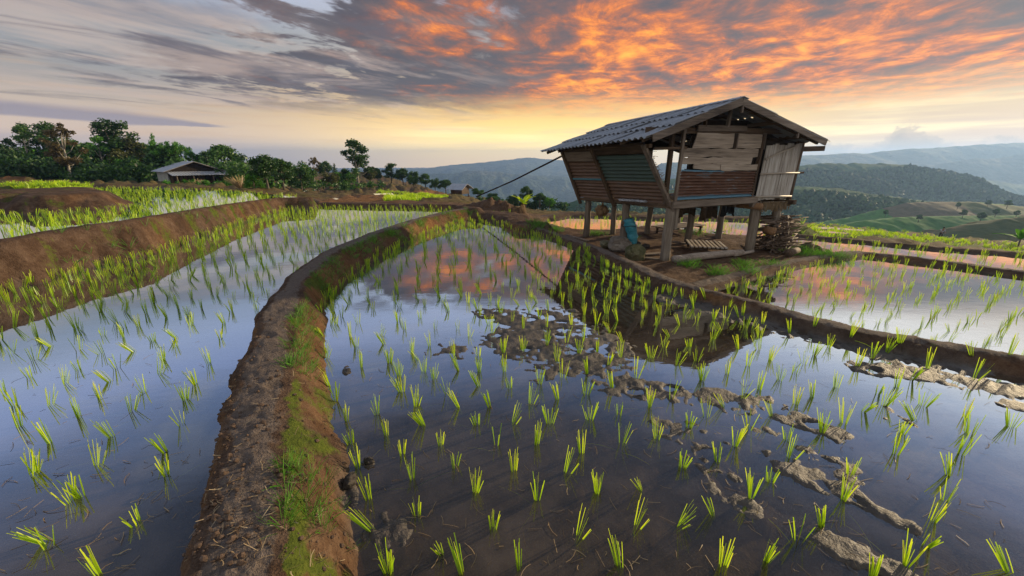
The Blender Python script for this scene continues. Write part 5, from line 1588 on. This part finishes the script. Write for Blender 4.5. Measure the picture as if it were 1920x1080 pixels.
def make_kind(kind, seed):
    r = random.Random(seed)
    C = []; R = []
    if kind == 'round':
        for k in range(26):
            a = r.uniform(0, 2 * PI); v = r.uniform(-.75, 1); q = math.sqrt(max(0, 1 - v * v)) * r.uniform(.45, .95)
            C.append((.40 * q * math.cos(a), .40 * q * math.sin(a), .60 + .34 * v)); R.append(r.uniform(.10, .17))
        lv = leaves(C, R, 5200, .034, seed); tr = limbs(.030, .9, C[:8], seed)
    elif kind == 'bush':
        for k in range(24):
            a = r.uniform(0, 2 * PI); v = r.uniform(0, 1); q = math.sqrt(max(0, 1 - v * v * .8)) * r.uniform(.4, .95)
            C.append((.52 * q * math.cos(a), .52 * q * math.sin(a), .12 + .74 * v)); R.append(r.uniform(.12, .20))
        lv = leaves(C, R, 5200, .038, seed); tr = limbs(.028, .7, C[:8], seed)
    elif kind == 'tall':
        for lev in range(7):
            z = .40 + .58 * lev / 6; w = .26 * (1 - .55 * abs(lev / 6 - .35))
            for k in range(4):
                a = r.uniform(0, 2 * PI); q = r.uniform(.2, 1) * w
                C.append((q * math.cos(a) + .03 * lev / 6, q * math.sin(a), z + r.uniform(-.03, .03))); R.append(r.uniform(.065, .11))
        lv = leaves(C, R, 4800, .022, seed, flat=1.0); tr = limbs(.022, 1.0, C[::3], seed, lean=(.02, 0))
    elif kind == 'airy':
        for k in range(30):
            v = r.random(); a = r.uniform(0, 2 * PI); w = .30 * math.sin(PI * (.15 + .8 * v)) * r.uniform(.3, 1)
            C.append((w * math.cos(a) + .06 * v, w * math.sin(a), .30 + .68 * v)); R.append(r.uniform(.035, .085))
        lv = leaves(C, R, 3000, .021, seed, flat=.9); tr = limbs(.020, .98, C[::2], seed, lean=(.05, 0), thin=.4)
    elif kind == 'cone':
        for k in range(30):
            v = k / 29; a = k * 2.4; w = .15 * (1 - v) ** .8 * r.uniform(.4, 1)
            C.append((w * math.cos(a), w * math.sin(a), .15 + .83 * v)); R.append(.035 + .055 * (1 - v))
        lv = leaves(C, R, 2000, .016, seed, elong=2.2); tr = limbs(.014, 1.0, C[::6], seed)
    elif kind == 'feather':
        for k in range(34):
            a = r.uniform(0, 2 * PI); v = r.random(); q = .16 + .30 * v * r.uniform(.5, 1)
            C.append((q * math.cos(a), q * math.sin(a), .30 + .66 * (1 - (v - .35) ** 2) * r.uniform(.7, 1))); R.append(r.uniform(.04, .08))
        lv = leaves(C, R, 3600, .015, seed, droop=.7, elong=3.4); tr = limbs(.018, .85, C[::3], seed)
    elif kind == 'pole':           # high crown on a bare stem, a lower tuft
        for k in range(22):
            v = r.random(); a = r.uniform(0, 2 * PI); w = .20 * math.sin(PI * (.12 + .8 * v)) * r.uniform(.4, 1)
            C.append((w * math.cos(a) + .02, w * math.sin(a), .52 + .46 * v)); R.append(r.uniform(.05, .095))
        for k in range(8):
            a = r.uniform(0, 2 * PI); C.append((-.17 + .10 * math.cos(a), .1 * math.sin(a), .40 + r.uniform(-.10, .13))); R.append(r.uniform(.05, .085))
        for k in range(6):
            a = r.uniform(0, 2 * PI); C.append((.16 + .10 * math.cos(a), .1 * math.sin(a), .28 + r.uniform(-.10, .10))); R.append(r.uniform(.05, .08))
        lv = leaves(C, R, 4600, .021, seed, flat=1.0); tr = limbs(.016, 1.0, C[::3], seed)
    return lv, tr

TREE = {}
def proto(kind, leafm, barkm, var):
    k = (kind, leafm, barkm, var)
    if k not in TREE:
        lv, tr = make_kind(kind, hash((kind, var)) % 1000 if False else (len(TREE) * 17 + 5))
        tm = tr.build("trunk", M[barkm], None, True); me = tm.data; bpy.data.objects.remove(tm)
        TREE[k] = (np_mesh("crown", lv[0], lv[1], M[leafm], False, lv[2]), me)
    return TREE[k]

def tree(px, top, base, wpx, kind, leafm, label, barkm='bark', var=0, d=None, group=None, name="tree", wide={'round': .9, 'bush': 1.2, 'tall': .58, 'airy': .62, 'cone': .30, 'feather': .85, 'pole': .55}):
    if d is None: p = hit(px, base)
    else:
        p = at_depth(px, base, d)
    u, f, dn = ray(px, base)
    dist = p.y
    h = (zz_at(px, top, dist) - p.z)
    w = wpx / f * dist * (1.28 if px < 460 else 1.1)
    cm, tm = proto(kind, leafm, barkm, var)
    root = empty(name, p, random.uniform(0, 6.28))
    sx = w / wide[kind]
    for nm, me in (("trunk", tm), ("crown", cm)):
        o = bpy.data.objects.new(nm, me); COL.objects.link(o); o.parent = root
    root.scale = (sx, sx, h)
    tag(root, label, "tree" if name != "bush" else "bush", group)
    return root
def zz_at(px, py, d):
    u, f, dn = ray(px, py)
    return CAM_H - dn / f * d

TL_ = [
 (8, 268, 338, 62, 'round', 'leaf_dark', "dark round tree at the very edge, above the red earth cut"),
 (36, 271, 338, 46, 'bush', 'leaf_dark', "low dark tree beside the round one above the red earth"),
 (66, 236, 340, 50, 'airy', 'leaf_dark', "tall ragged dark tree with gaps, first of the three high ones"),
 (100, 237, 341, 52, 'tall', 'leaf_dark', "tall dense dark tree, middle of the three high ones"),
 (135, 232, 341, 58, 'airy', 'leaf_brown', "tall brownish thin-leaved tree leaning over the dark ones"),
 (92, 274, 344, 62, 'bush', 'leaf_bright', "bright green rounded tree in front of the dark wood"),
 (122, 290, 345, 40, 'bush', 'leaf_dark', "dark bushy tree right of the bright green rounded one"),
 (158, 262, 344, 66, 'round', 'leaf_dark', "broad dark tree with two bare stems under its crown"),
 (205, 258, 344, 50, 'airy', 'leaf_bright', "thin pale-stemmed tree with sparse leaves before the wood"),
 (231, 234, 345, 62, 'tall', 'leaf_dark', "highest dark tree of the wood, with layered crown"),
 (258, 262, 346, 62, 'round', 'leaf_olive', "olive-yellow crowned tree under the highest dark tree"),
 (190, 280, 346, 55, 'bush', 'leaf_dark', "dark low tree at the foot of the pale-stemmed one"),
 (14, 296, 342, 60, 'bush', 'leaf_dark', "dark spreading bush below the round tree at the red cut"),
 (60, 290, 343, 56, 'bush', 'leaf_dark', "dark bush beside the bright green rounded tree, nearer the red cut"),
 (140, 270, 346, 60, 'round', 'leaf_dark', "dark rounded tree between bright green tree and broad dark tree"),
 (176, 290, 347, 62, 'bush', 'leaf_dark', "wide dark bush in front of the broad dark tree"),
 (222, 288, 348, 60, 'bush', 'leaf_dark', "dark bush in front of the highest dark tree"),
 (246, 296, 348, 56, 'bush', 'leaf_bright', "deep green bush in front of the olive-crowned tree"),
 (275, 292, 348, 54, 'bush', 'leaf_dark', "dark bush close by the farmhouse's rear eave"),
 (318, 274, 341, 60, 'round', 'leaf_dark', "dark spreading tree hidden behind the farmhouse ridge"),
 (410, 300, 346, 44, 'bush', 'leaf_dark', "dark bush between farmhouse gable and large round tree"),
 (284, 272, 345, 52, 'round', 'leaf_dark', "dark round tree just behind the farmhouse roof"),
 (307, 250, 343, 20, 'cone', 'leaf_bright', "slim pointed young tree rising behind the farmhouse"),
 (336, 264, 342, 52, 'feather', 'leaf_bright', "feathery drooping bamboo-like tree behind the farmhouse"),
 (372, 284, 341, 30, 'airy', 'leaf_bright', "thin light tree behind the farmhouse gable"),
 (393, 285, 342, 38, 'round', 'leaf_dark', "small dark tree past the farmhouse gable"),
 (430, 276, 347, 62, 'round', 'leaf_dark', "large dark round tree beside the farmhouse"),
 (458, 312, 350, 26, 'bush', 'leaf_dark', "small dark bush at the foot of the round tree by the farmhouse"),
 (503, 291, 353, 50, 'round', 'leaf_dark', "dark tree with a broad flat top in the middle clump"),
 (533, 300, 354, 46, 'round', 'leaf_dark', "rounded dark tree in the middle clump"),
 (566, 302, 354, 60, 'bush', 'leaf_dark', "wide dark tree at the end of the middle clump"),
 (478, 322, 353, 36, 'bush', 'leaf_bright', "green bush at the near end of the middle clump"),
 (590, 292, 340, 22, 'airy', 'leaf_brown', "slender brownish tree with a small open crown"),
 (612, 303, 338, 30, 'round', 'leaf_dark', "small dark tree behind the slender brownish one"),
 (630, 306, 338, 14, 'cone', 'leaf_dark', "narrow dark tree between small tree and tall lone tree"),
 (672, 266, 347, 58, 'pole', 'leaf_dark', "tall lone tree with bare trunk and high dark crown"),
 (650, 318, 348, 46, 'bush', 'leaf_bright', "green bush at the foot of the tall lone tree"),
 (622, 322, 349, 40, 'bush', 'leaf_olive', "olive bush left of the tall lone tree"),
 (696, 312, 345, 26, 'round', 'leaf_olive', "olive young tree right of the tall lone tree"),
 (735, 309, 345, 32, 'tall', 'leaf_dark', "dark upright tree first on the descending slope"),
 (708, 316, 342, 20, 'round', 'leaf_dark', "small round tree at the top of the descending slope"),
 (756, 316, 346, 28, 'round', 'leaf_dark', "second dark tree on the descending slope"),
 (775, 320, 348, 28, 'bush', 'leaf_dark', "third dark tree on the descending slope, low and wide"),
 (798, 327, 352, 26, 'round', 'leaf_dark', "fourth dark tree on the descending slope"),
 (816, 333, 354, 22, 'bush', 'leaf_dark', "fifth dark tree low on the descending slope"),
 (836, 337, 358, 26, 'round', 'leaf_dark', "dark tree just behind the little far hut"),
 (896, 352, 366, 24, 'bush', 'leaf_dark', "low tree to the side of the little far hut"),
 (986, 351, 381, 27, 'round', 'leaf_dark', "black-green round tree standing past the mound"),
 (962, 364, 382, 22, 'bush', 'leaf_dark', "low bush beside the black-green round tree"),
 (1012, 362, 384, 24, 'round', 'leaf_dark', "small tree on the far side of the black-green round tree"),
 (1030, 370, 386, 22, 'bush', 'leaf_bright', "green bush at the end of the clump past the mound"),
 (925, 362, 378, 30, 'bush', 'leaf_dark', "dark bush on the rim between little hut and mound"),
]
cache_v = {}
for (px, tp, bs, w, kind, lf, lab) in TL_:
    v = cache_v.get((kind, lf), 0); cache_v[(kind, lf)] = v + 1
    far = px > 690
    tree(px, tp, bs, w, kind, lf, lab, 'bark_pale' if kind in ('pole', 'airy') else 'bark', v % 2, d=(75 if 700 < px < 850 else 62 if px > 880 else None if px > 470 else 47 + (px * 7 % 9)), group="trees along the rim of the terraces")
for k, (px, py, s) in enumerate([(1722, 412, 9), (1805, 404, 10), (1838, 411, 12), (1660, 402, 8), (1852, 384, 8), (1888, 386, 10), (1866, 402, 10), (1905, 404, 9), (1795, 388, 8)]):
    D = 146 if py > 398 else 189
    tree(px, py - s, py + 2, s * 1.1, 'round', 'leaf_dark', "tiny dark tree dotted on the patchwork fields", d=D - 12, group="lone trees on the patchwork fields")

# undergrowth at the foot of the wood
C = []; R = []
for k in range(230):
    px = random.uniform(-60, 470); y = random.uniform(44, 54)
    p = at_depth(px, 346, y); C.append((p.x, p.y, land_at(p.x, p.y) + random.uniform(.0, 1.9))); R.append(random.uniform(.6, 1.2))
for k in range(60):
    px = random.uniform(470, 720); q = hit(px, 351); C.append((q.x, q.y + random.uniform(-1, 1), q.z + random.uniform(0, .4))); R.append(random.uniform(.3, .6))
for k in range(70):
    px = random.uniform(880, 1060); q = at_depth(px, random.uniform(374, 384) + (px - 880) * .03, 64); C.append((q.x, q.y, q.z)); R.append(random.uniform(.5, .9))
V, F, T = leaves(C, R, 24000, .22, 71)
tag(np_obj("undergrowth", V, F, M['leaf_dark'], False, T), "dark tangle of shrubs along the foot of the wood", "undergrowth", kind="stuff")

# woods on the hills
def wood(H_, n, size, seed, label, mat='leaf_dark', xlim=None, tmin=-1.0, tmax=.2, dens=None):
    Xg, Yg, Zg = H_
    r = np.random.default_rng(seed); rows_, cols_ = Xg.shape
    half = int(rows_ * .62)
    bm = bmesh.new(); bmesh.ops.create_icosphere(bm, subdivisions=1, radius=1.0); bm.verts.ensure_lookup_table()
    V0 = np.array([v.co[:] for v in bm.verts]); F0 = np.array([[v.index for v in f.verts] for f in bm.faces]); bm.free()
    VV = []; FF = []; TT = []; c = 0
    i = r.random(n * 3) * (half - 2); j = r.random(n * 3) * (cols_ - 2)
    for a, b in zip(i, j):
        ia, jb = int(a), int(b); u, v = a - ia, b - jb
        g = lambda G: (G[ia, jb] * (1-u) + G[ia+1, jb] * u) * (1-v) + (G[ia, jb+1] * (1-u) + G[ia+1, jb+1] * u) * v
        x, y, z = g(Xg), g(Yg), g(Zg)
        if abs(x) > y * 1.4: continue
        if dens is not None and not dens(x, y, z): continue
        if vnoise(np.array([x / size / 9]), np.array([y / size / 9]), seed)[0] < -.28: continue
        s = size * r.uniform(.55, 1.25)
        W = V0 * (1 + r.normal(0, .16, (len(V0), 1))) * np.array([s * .5, s * .5, s * r.uniform(.5, .75)]) + np.array([x, y, z + s * .3])
        VV.append(W); FF.append(F0 + c); c += len(V0)
        TT.append(np.full(len(V0), np.clip(.42 + r.normal(0, .2) + vnoise(np.array([x / size / 14]), np.array([y / size / 14]), seed + 5)[0] * .6, 0, 1)))
        if len(VV) >= n: break
    T = np.concatenate(TT)
    o = np_obj("forest", np.concatenate(VV), np.concatenate(FF), M[mat], False, np.repeat(T[:, None], 3, 1))
    tag(o, label, "forest", kind="stuff")
M['leaf_wood'] = leaf_mat("distant_canopy", [(.010, .030, .010), (.028, .068, .018), (.055, .11, .025)], trans=.1, var=0)
wood(H4, 12000, 2.5, 5, "dense dark green forest covering the nearer wooded hill", 'leaf_wood')
wood(H3, 10000, 3.7, 6, "blue-green forest covering the long wooded hill", 'leaf_wood')

# ------------------------------------------------------------------ plants
def leafy(px, py, label, n, L, w, lf, name, cat, d=None, stem=.0, seed=0):
    p = hit(px, py) if d is None else at_depth(px, py, d)
    r = random.Random(seed); root = empty(name, p)
    for k in range(n):
        a = 2 * PI * k / n + r.uniform(-.3, .3); el = r.uniform(.4, 1.2); l = L * r.uniform(.7, 1.1)
        V = []; F = []; T = []
        for s in range(7):
            u = s / 6; wd = w * math.sin(PI * (.08 + .88 * u)) * .5
            rr_ = l * u * math.cos(el); z = stem + l * u * math.sin(el) - .35 * l * u * u
            c = (rr_ * math.cos(a), rr_ * math.sin(a), z); nx, ny = -math.sin(a) * wd, math.cos(a) * wd
            V += [(c[0] - nx, c[1] - ny, c[2] + .02 * l), c, (c[0] + nx, c[1] + ny, c[2] + .02 * l)]; T += [.5 + .4 * r.random()] * 3
        for s in range(6):
            F += [(3*s, 3*s+1, 3*s+4, 3*s+3), (3*s+1, 3*s+2, 3*s+5, 3*s+4)]
        np_obj("leaf", np.array(V), np.array(F), M[lf], True, np.repeat(np.array(T)[:, None], 3, 1), parent=root)
    if stem: MB().tube([(0, 0, -.05), (.02, 0, stem * .5), (0, 0, stem + .05)], [.05, .04, .03], 8).build("stem", M['bark'], root, True)
    tag(root, label, cat)
leafy(982, 388, "bright green broad-leaved plant beside the earth mound", 9, .75, .22, 'rice', "leafy_plant", "plant", seed=1)
leafy(1905, 470, "young banana-like plant at the edge of the lower field", 8, 1.5, .32, 'leaf_bright', "banana_plant", "plant", d=24, stem=.7, seed=2)
leafy(1345, 441, "green weed growing behind the hanging cloths", 8, .40, .12, 'leaf_bright', "leafy_plant", "plant", seed=3)

# ------------------------------------------------------------------ the farmhouse by the wood
fp = at_depth(360, 346, 44)
print('house', fp.z, land_at(fp.x, fp.y)); fp.z = max(fp.z, land_at(fp.x, fp.y)) + .05
house = empty("farmhouse", fp, math.radians(52))
tag(house, "low farmhouse with pale tin roof and front awning before the wood", "house")
house.scale = (.80, .80, .88)
W_, D_, EH, RH = 3.3, 3.0, 1.55, 2.62       # half width, half depth, eaves, ridge
def hb(name, mb, mat): return mb.build(name, M[mat], house)
hb("wall", MB().slab([(-W_ + .5, -D_ + .6, -1.2), (W_ - .5, -D_ + .6, -1.2), (W_ - .5, -D_ + .6, EH), (-W_ + .5, -D_ + .6, EH)], .12, nrm=(0, -1, 0)), 'dark_inside')
hb("wall", MB().slab([(-W_ + .5, D_ - .2, -1.2), (-W_ + .5, -D_ + .6, -1.2), (-W_ + .5, -D_ + .6, EH), (-W_ + .5, D_ - .2, EH)], .12), 'wall_daub')
hb("wall", MB().slab([(W_ - .5, -D_ + .6, -1.2), (W_ - .5, D_ - .2, -1.2), (W_ - .5, D_ - .2, EH), (W_ - .5, -D_ + .6, EH)], .12), 'wall_daub')
hb("back_wall", MB().slab([(W_ - .5, D_ - .2, -1.2), (-W_ + .5, D_ - .2, -1.2), (-W_ + .5, D_ - .2, EH), (W_ - .5, D_ - .2, EH)], .12), 'wall_daub')
hb("gable", MB().add([(-W_ + .4, -D_ + .45, EH), (W_ - .4, -D_ + .45, EH), (0, -D_ + .45, RH - .06), (-W_ + .4, -D_ + .55, EH), (W_ - .4, -D_ + .55, EH), (0, -D_ + .55, RH - .06)], [(0, 1, 2), (5, 4, 3), (0, 3, 4, 1), (1, 4, 5, 2), (2, 5, 3, 0)]), 'dark_inside')
for k in range(12):
    x = -W_ + .8 + k * (2 * W_ - 1.6) / 11
    if 7 < k < 11: continue
    hb("wall_board", MB().bar((x, -D_ + .42, -1.), (x + .02, -D_ + .42, 1.15), .36, .05, up=(0, 1, 0)), 'brown_z')
hb("roof", MB().corrugated([(0, -D_, RH), (0, D_, RH), (-W_, D_, EH - .04), (-W_, -D_, EH - .04)], 26, .025, rows=3, th=.03), 'tin')
hb("roof", MB().corrugated([(0, D_, RH), (0, -D_, RH), (W_, -D_, EH - .04), (W_, D_, EH - .04)], 26, .025, rows=3, th=.03), 'tin')
hb("awning", MB().corrugated([(-W_ + .35, -D_ + .40, 1.50), (W_ + .05, -D_ + .40, 1.50), (W_ - .05, -D_ - .95, 1.12), (-W_ + .55, -D_ - .95, 1.12)], 20, .02, rows=3, th=.03), 'tin')
for x in (-2.3, -.6, 1.5, 2.7):
    hb("post", MB().tube([(x, -D_ - .75, -1.2), (x + .03, -D_ - .75, 1.16)], [.07, .06], 8), 'grey_z')
hb("fascia", MB().bar((-W_, -D_ - .01, EH - .08), (0, -D_ - .01, RH - .05), .12, .04), 'grey_x')
hb("fascia", MB().bar((0, -D_ - .012, RH - .05), (W_, -D_ - .012, EH - .08), .12, .04), 'grey_x')
C = []; R = []
for k in range(46):
    q = house.matrix_world
    lx = random.uniform(-3.4, 4.2); ly = -D_ - random.uniform(1.0, 2.2)
    x = fp.x + lx * math.cos(math.radians(52)) - ly * math.sin(math.radians(52)); y = fp.y + lx * math.sin(math.radians(52)) + ly * math.cos(math.radians(52))
    C.append((x, y, land_at(x, y) + .18)); R.append(random.uniform(.18, .32))
V, F, T = leaves(C, R, 3200, .15, 91, elong=3.0)
tag(np_obj("weeds", V, F, M['leaf_bright'], False, T), "rank green weeds in front of the farmhouse", "weeds", kind="stuff")
for px, py, lab, sd in ((370, 345, "dry straw-coloured grass clump under the farmhouse awning", 1), (452, 352, "dry pale grass clump by the round tree past the farmhouse", 2)):
    c = hit(px, py) if sd == 2 else at_depth(px, 344, 40.5)
    c.z = land_at(c.x, c.y)
    root = np_obj("grass_clump", *[q for q in (lambda t: (t[0] * np.array([3, 3, 2.0]), t[1], ))(clump(600 + sd, nb=120, h=.4, fan=.7, wid=.010, bend=.5, segs=3))], M['straw'], True, clump(600 + sd, nb=120, h=.4, fan=.7, wid=.010, bend=.5, segs=3)[2])
    root.location = c; tag(root, lab, "grass clump")

# ------------------------------------------------------------------ the little far hut
sp = at_depth(863, 371, 58)
lh = empty("field_hut", sp, 1.15)
tag(lh, "tiny far hut on posts with a grey tin roof at the terrace rim", "hut")
def lb(name, mb, mat): return mb.build(name, M[mat], lh)
for x in (-.95, .95):
    for y in (-.8, .8): lb("post", MB().tube([(x, y, -.6), (x, y, .62)], .07, 8), 'brown_z')
lb("floor", MB().bar((-1.1, 0, .62), (1.1, 0, .62), 1.9, .09), 'brown_x')
lb("wall", MB().slab([(-1.0, -.9, .66), (1.0, -.9, .66), (1.0, -.9, 1.25), (-1.0, -.9, 1.25)], .05, nrm=(0, -1, 0)), 'brown_x')
lb("wall", MB().slab([(-1.0, .9, .66), (-1.0, -.86, .66), (-1.0, -.86, 1.25), (-1.0, .9, 1.25)], .05), 'brown_y')
lb("wall", MB().slab([(1.0, -.86, .66), (1.0, .9, .66), (1.0, .9, 1.25), (1.0, -.86, 1.25)], .05), 'brown_y')
lb("roof", MB().corrugated([(0, -1.25, 1.95), (0, 1.25, 1.95), (-1.6, 1.35, 1.22), (-1.6, -1.35, 1.22)], 12, .02, rows=2, th=.03), 'tin')
lb("roof", MB().corrugated([(0, 1.25, 1.95), (0, -1.25, 1.95), (1.6, -1.35, 1.22), (1.6, 1.35, 1.22)], 12, .02, rows=2, th=.03), 'tin')
lb("gable", MB().add([(-1.0, -.92, 1.25), (1.0, -.92, 1.25), (0, -.92, 1.86), (-1.0, -.87, 1.25), (1.0, -.87, 1.25), (0, -.87, 1.86)], [(0, 1, 2), (5, 4, 3), (0, 3, 4, 1), (1, 4, 5, 2), (2, 5, 3, 0)]), 'brown_x')

# ------------------------------------------------------------------ the farmer
def skin_mesh(name, joints, edges, mat, parent=None, sub=2, root=0):
    me = bpy.data.meshes.new(name)
    me.from_pydata([j[0] for j in joints], edges, []); me.update()
    o = bpy.data.objects.new(name, me); COL.objects.link(o)
    m = o.modifiers.new("skin", 'SKIN'); m.use_smooth_shade = True
    for i, j in enumerate(joints):
        v = me.skin_vertices[0].data[i]; r_ = j[1]
        v.radius = r_ if hasattr(r_, '__len__') else (r_, r_); v.use_root = (i == root)
    s = o.modifiers.new("sub", 'SUBSURF'); s.levels = sub; s.render_levels = sub
    dg = bpy.context.evaluated_depsgraph_get()
    nm = bpy.data.meshes.new_from_object(o.evaluated_get(dg))
    bpy.data.objects.remove(o)
    nm.materials.clear(); nm.materials.append(mat)
    nm.polygons.foreach_set("use_smooth", [True] * len(nm.polygons))
    q = bpy.data.objects.new(name, nm); COL.objects.link(q)
    if parent: q.parent = parent
    return q
M['skin'] = plain_noise_mat("skin", [(.20, .11, .07), (.28, .16, .10)], 5, .6, .1)
M['shirt'] = plain_noise_mat("pale_shirt", [(.28, .30, .33), (.45, .47, .50)], 6, .9, .4)
M['trousers'] = plain_noise_mat("dark_trousers", [(.02, .014, .012), (.06, .040, .034)], 6, .9, .4)
M['hair'] = plain_noise_mat("black_hair", [(.006, .005, .005), (.02, .016, .014)], 20, .6, .4)
pp = at_depth(1762, 447, 56); 
pp.z = land_at(pp.x, pp.y)
per = empty("person", pp, -1.9)
tag(per, "person in a pale shirt with a dark pack, bending forward in the green field", "person")
hip, chest, neck, head = (0, 0, .86), (.10, 0, 1.22), (.16, 0, 1.37), (.20, 0, 1.53)
J = [(hip, (.125, .105)), ((.05, 0, 1.04), (.13, .10)), (chest, (.15, .11)), (neck, (.05, .05)), ((.19, 0, 1.46), (.06, .065)), (head, (.085, .095)), ((.215, 0, 1.62), (.07, .075)),
     ((-.01, .10, .80), .085), ((.10, .11, .46), .058), ((-.02, .11, .09), .038), ((.10, .12, .04), .03),
     ((-.01, -.10, .80), .085), ((-.02, -.11, .45), .058), ((-.20, -.11, .09), .038), ((-.08, -.12, .04), .03),
     ((.11, .19, 1.28), .055), ((.20, .24, 1.03), .042), ((.38, .20, .86), .030), ((.44, .19, .81), .030),
     ((.11, -.19, 1.28), .055), ((.22, -.23, 1.04), .042), ((.40, -.17, .90), .030), ((.46, -.15, .86), .030)]
E = [(0, 1), (1, 2), (2, 3), (3, 4), (4, 5), (5, 6), (0, 7), (7, 8), (8, 9), (9, 10), (0, 11), (11, 12), (12, 13), (13, 14), (2, 15), (15, 16), (16, 17), (17, 18), (2, 19), (19, 20), (20, 21), (21, 22)]
skin_mesh("body", J, E, M['skin'], per)
def grow(j, k): return tuple(x * k for x in j) if hasattr(j, '__len__') else j * k
sub_ = lambda ids, k: [(J[i][0], grow(J[i][1], k)) for i in ids]
skin_mesh("shirt", sub_([0, 1, 2, 15, 16, 19, 20], 1.18), [(0, 1), (1, 2), (2, 3), (3, 4), (2, 5), (5, 6)], M['shirt'], per)
skin_mesh("trousers", sub_([0, 7, 8, 9, 11, 12, 13], 1.22), [(0, 1), (1, 2), (2, 3), (0, 4), (4, 5), (5, 6)], M['trousers'], per)
hr = MB().blob((.185, 0, 1.585), (.115, .105, .10), seed=2, rough=.12, sub=3).build("hair", M['hair'], per, True)
for s in (-.085, .085): 
    f = MB()
    for k in range(4): f.tube([(.45, s * 2 + .012 * (k - 1.5), .83), (.50, s * 2 + .013 * (k - 1.5), .79), (.525, s * 2 + .013 * (k - 1.5), .75)], [.009, .008, .006], 6)
    f.tube([(.44, s * 2 + .03, .84), (.48, s * 2 + .045, .81)], [.010, .007], 6)
    f.build("hand", M['skin'], per, True)
pk = MB().blob((-.06, 0, 1.14), (.13, .15, .20), seed=4, rough=.10, sub=3, sq=.8).build("backpack", M['black_cloth'], None, True)
pk.location = pp; pk.rotation_euler = (0, 0, -1.9)
tag(pk, "dark pack worn on the back of the bending person", "backpack")
wb = MB().blob((0, 0, 0), (.14, .22, .10), seed=7, rough=.3, sub=3).build("bundle", M['shirt'], None, True)
b_ = at_depth(1862, 447, 70); wb.location = (b_.x, b_.y, land_at(b_.x, b_.y) + .05)
tag(wb, "small white bundle lying on the slope beyond the bending person", "bundle")
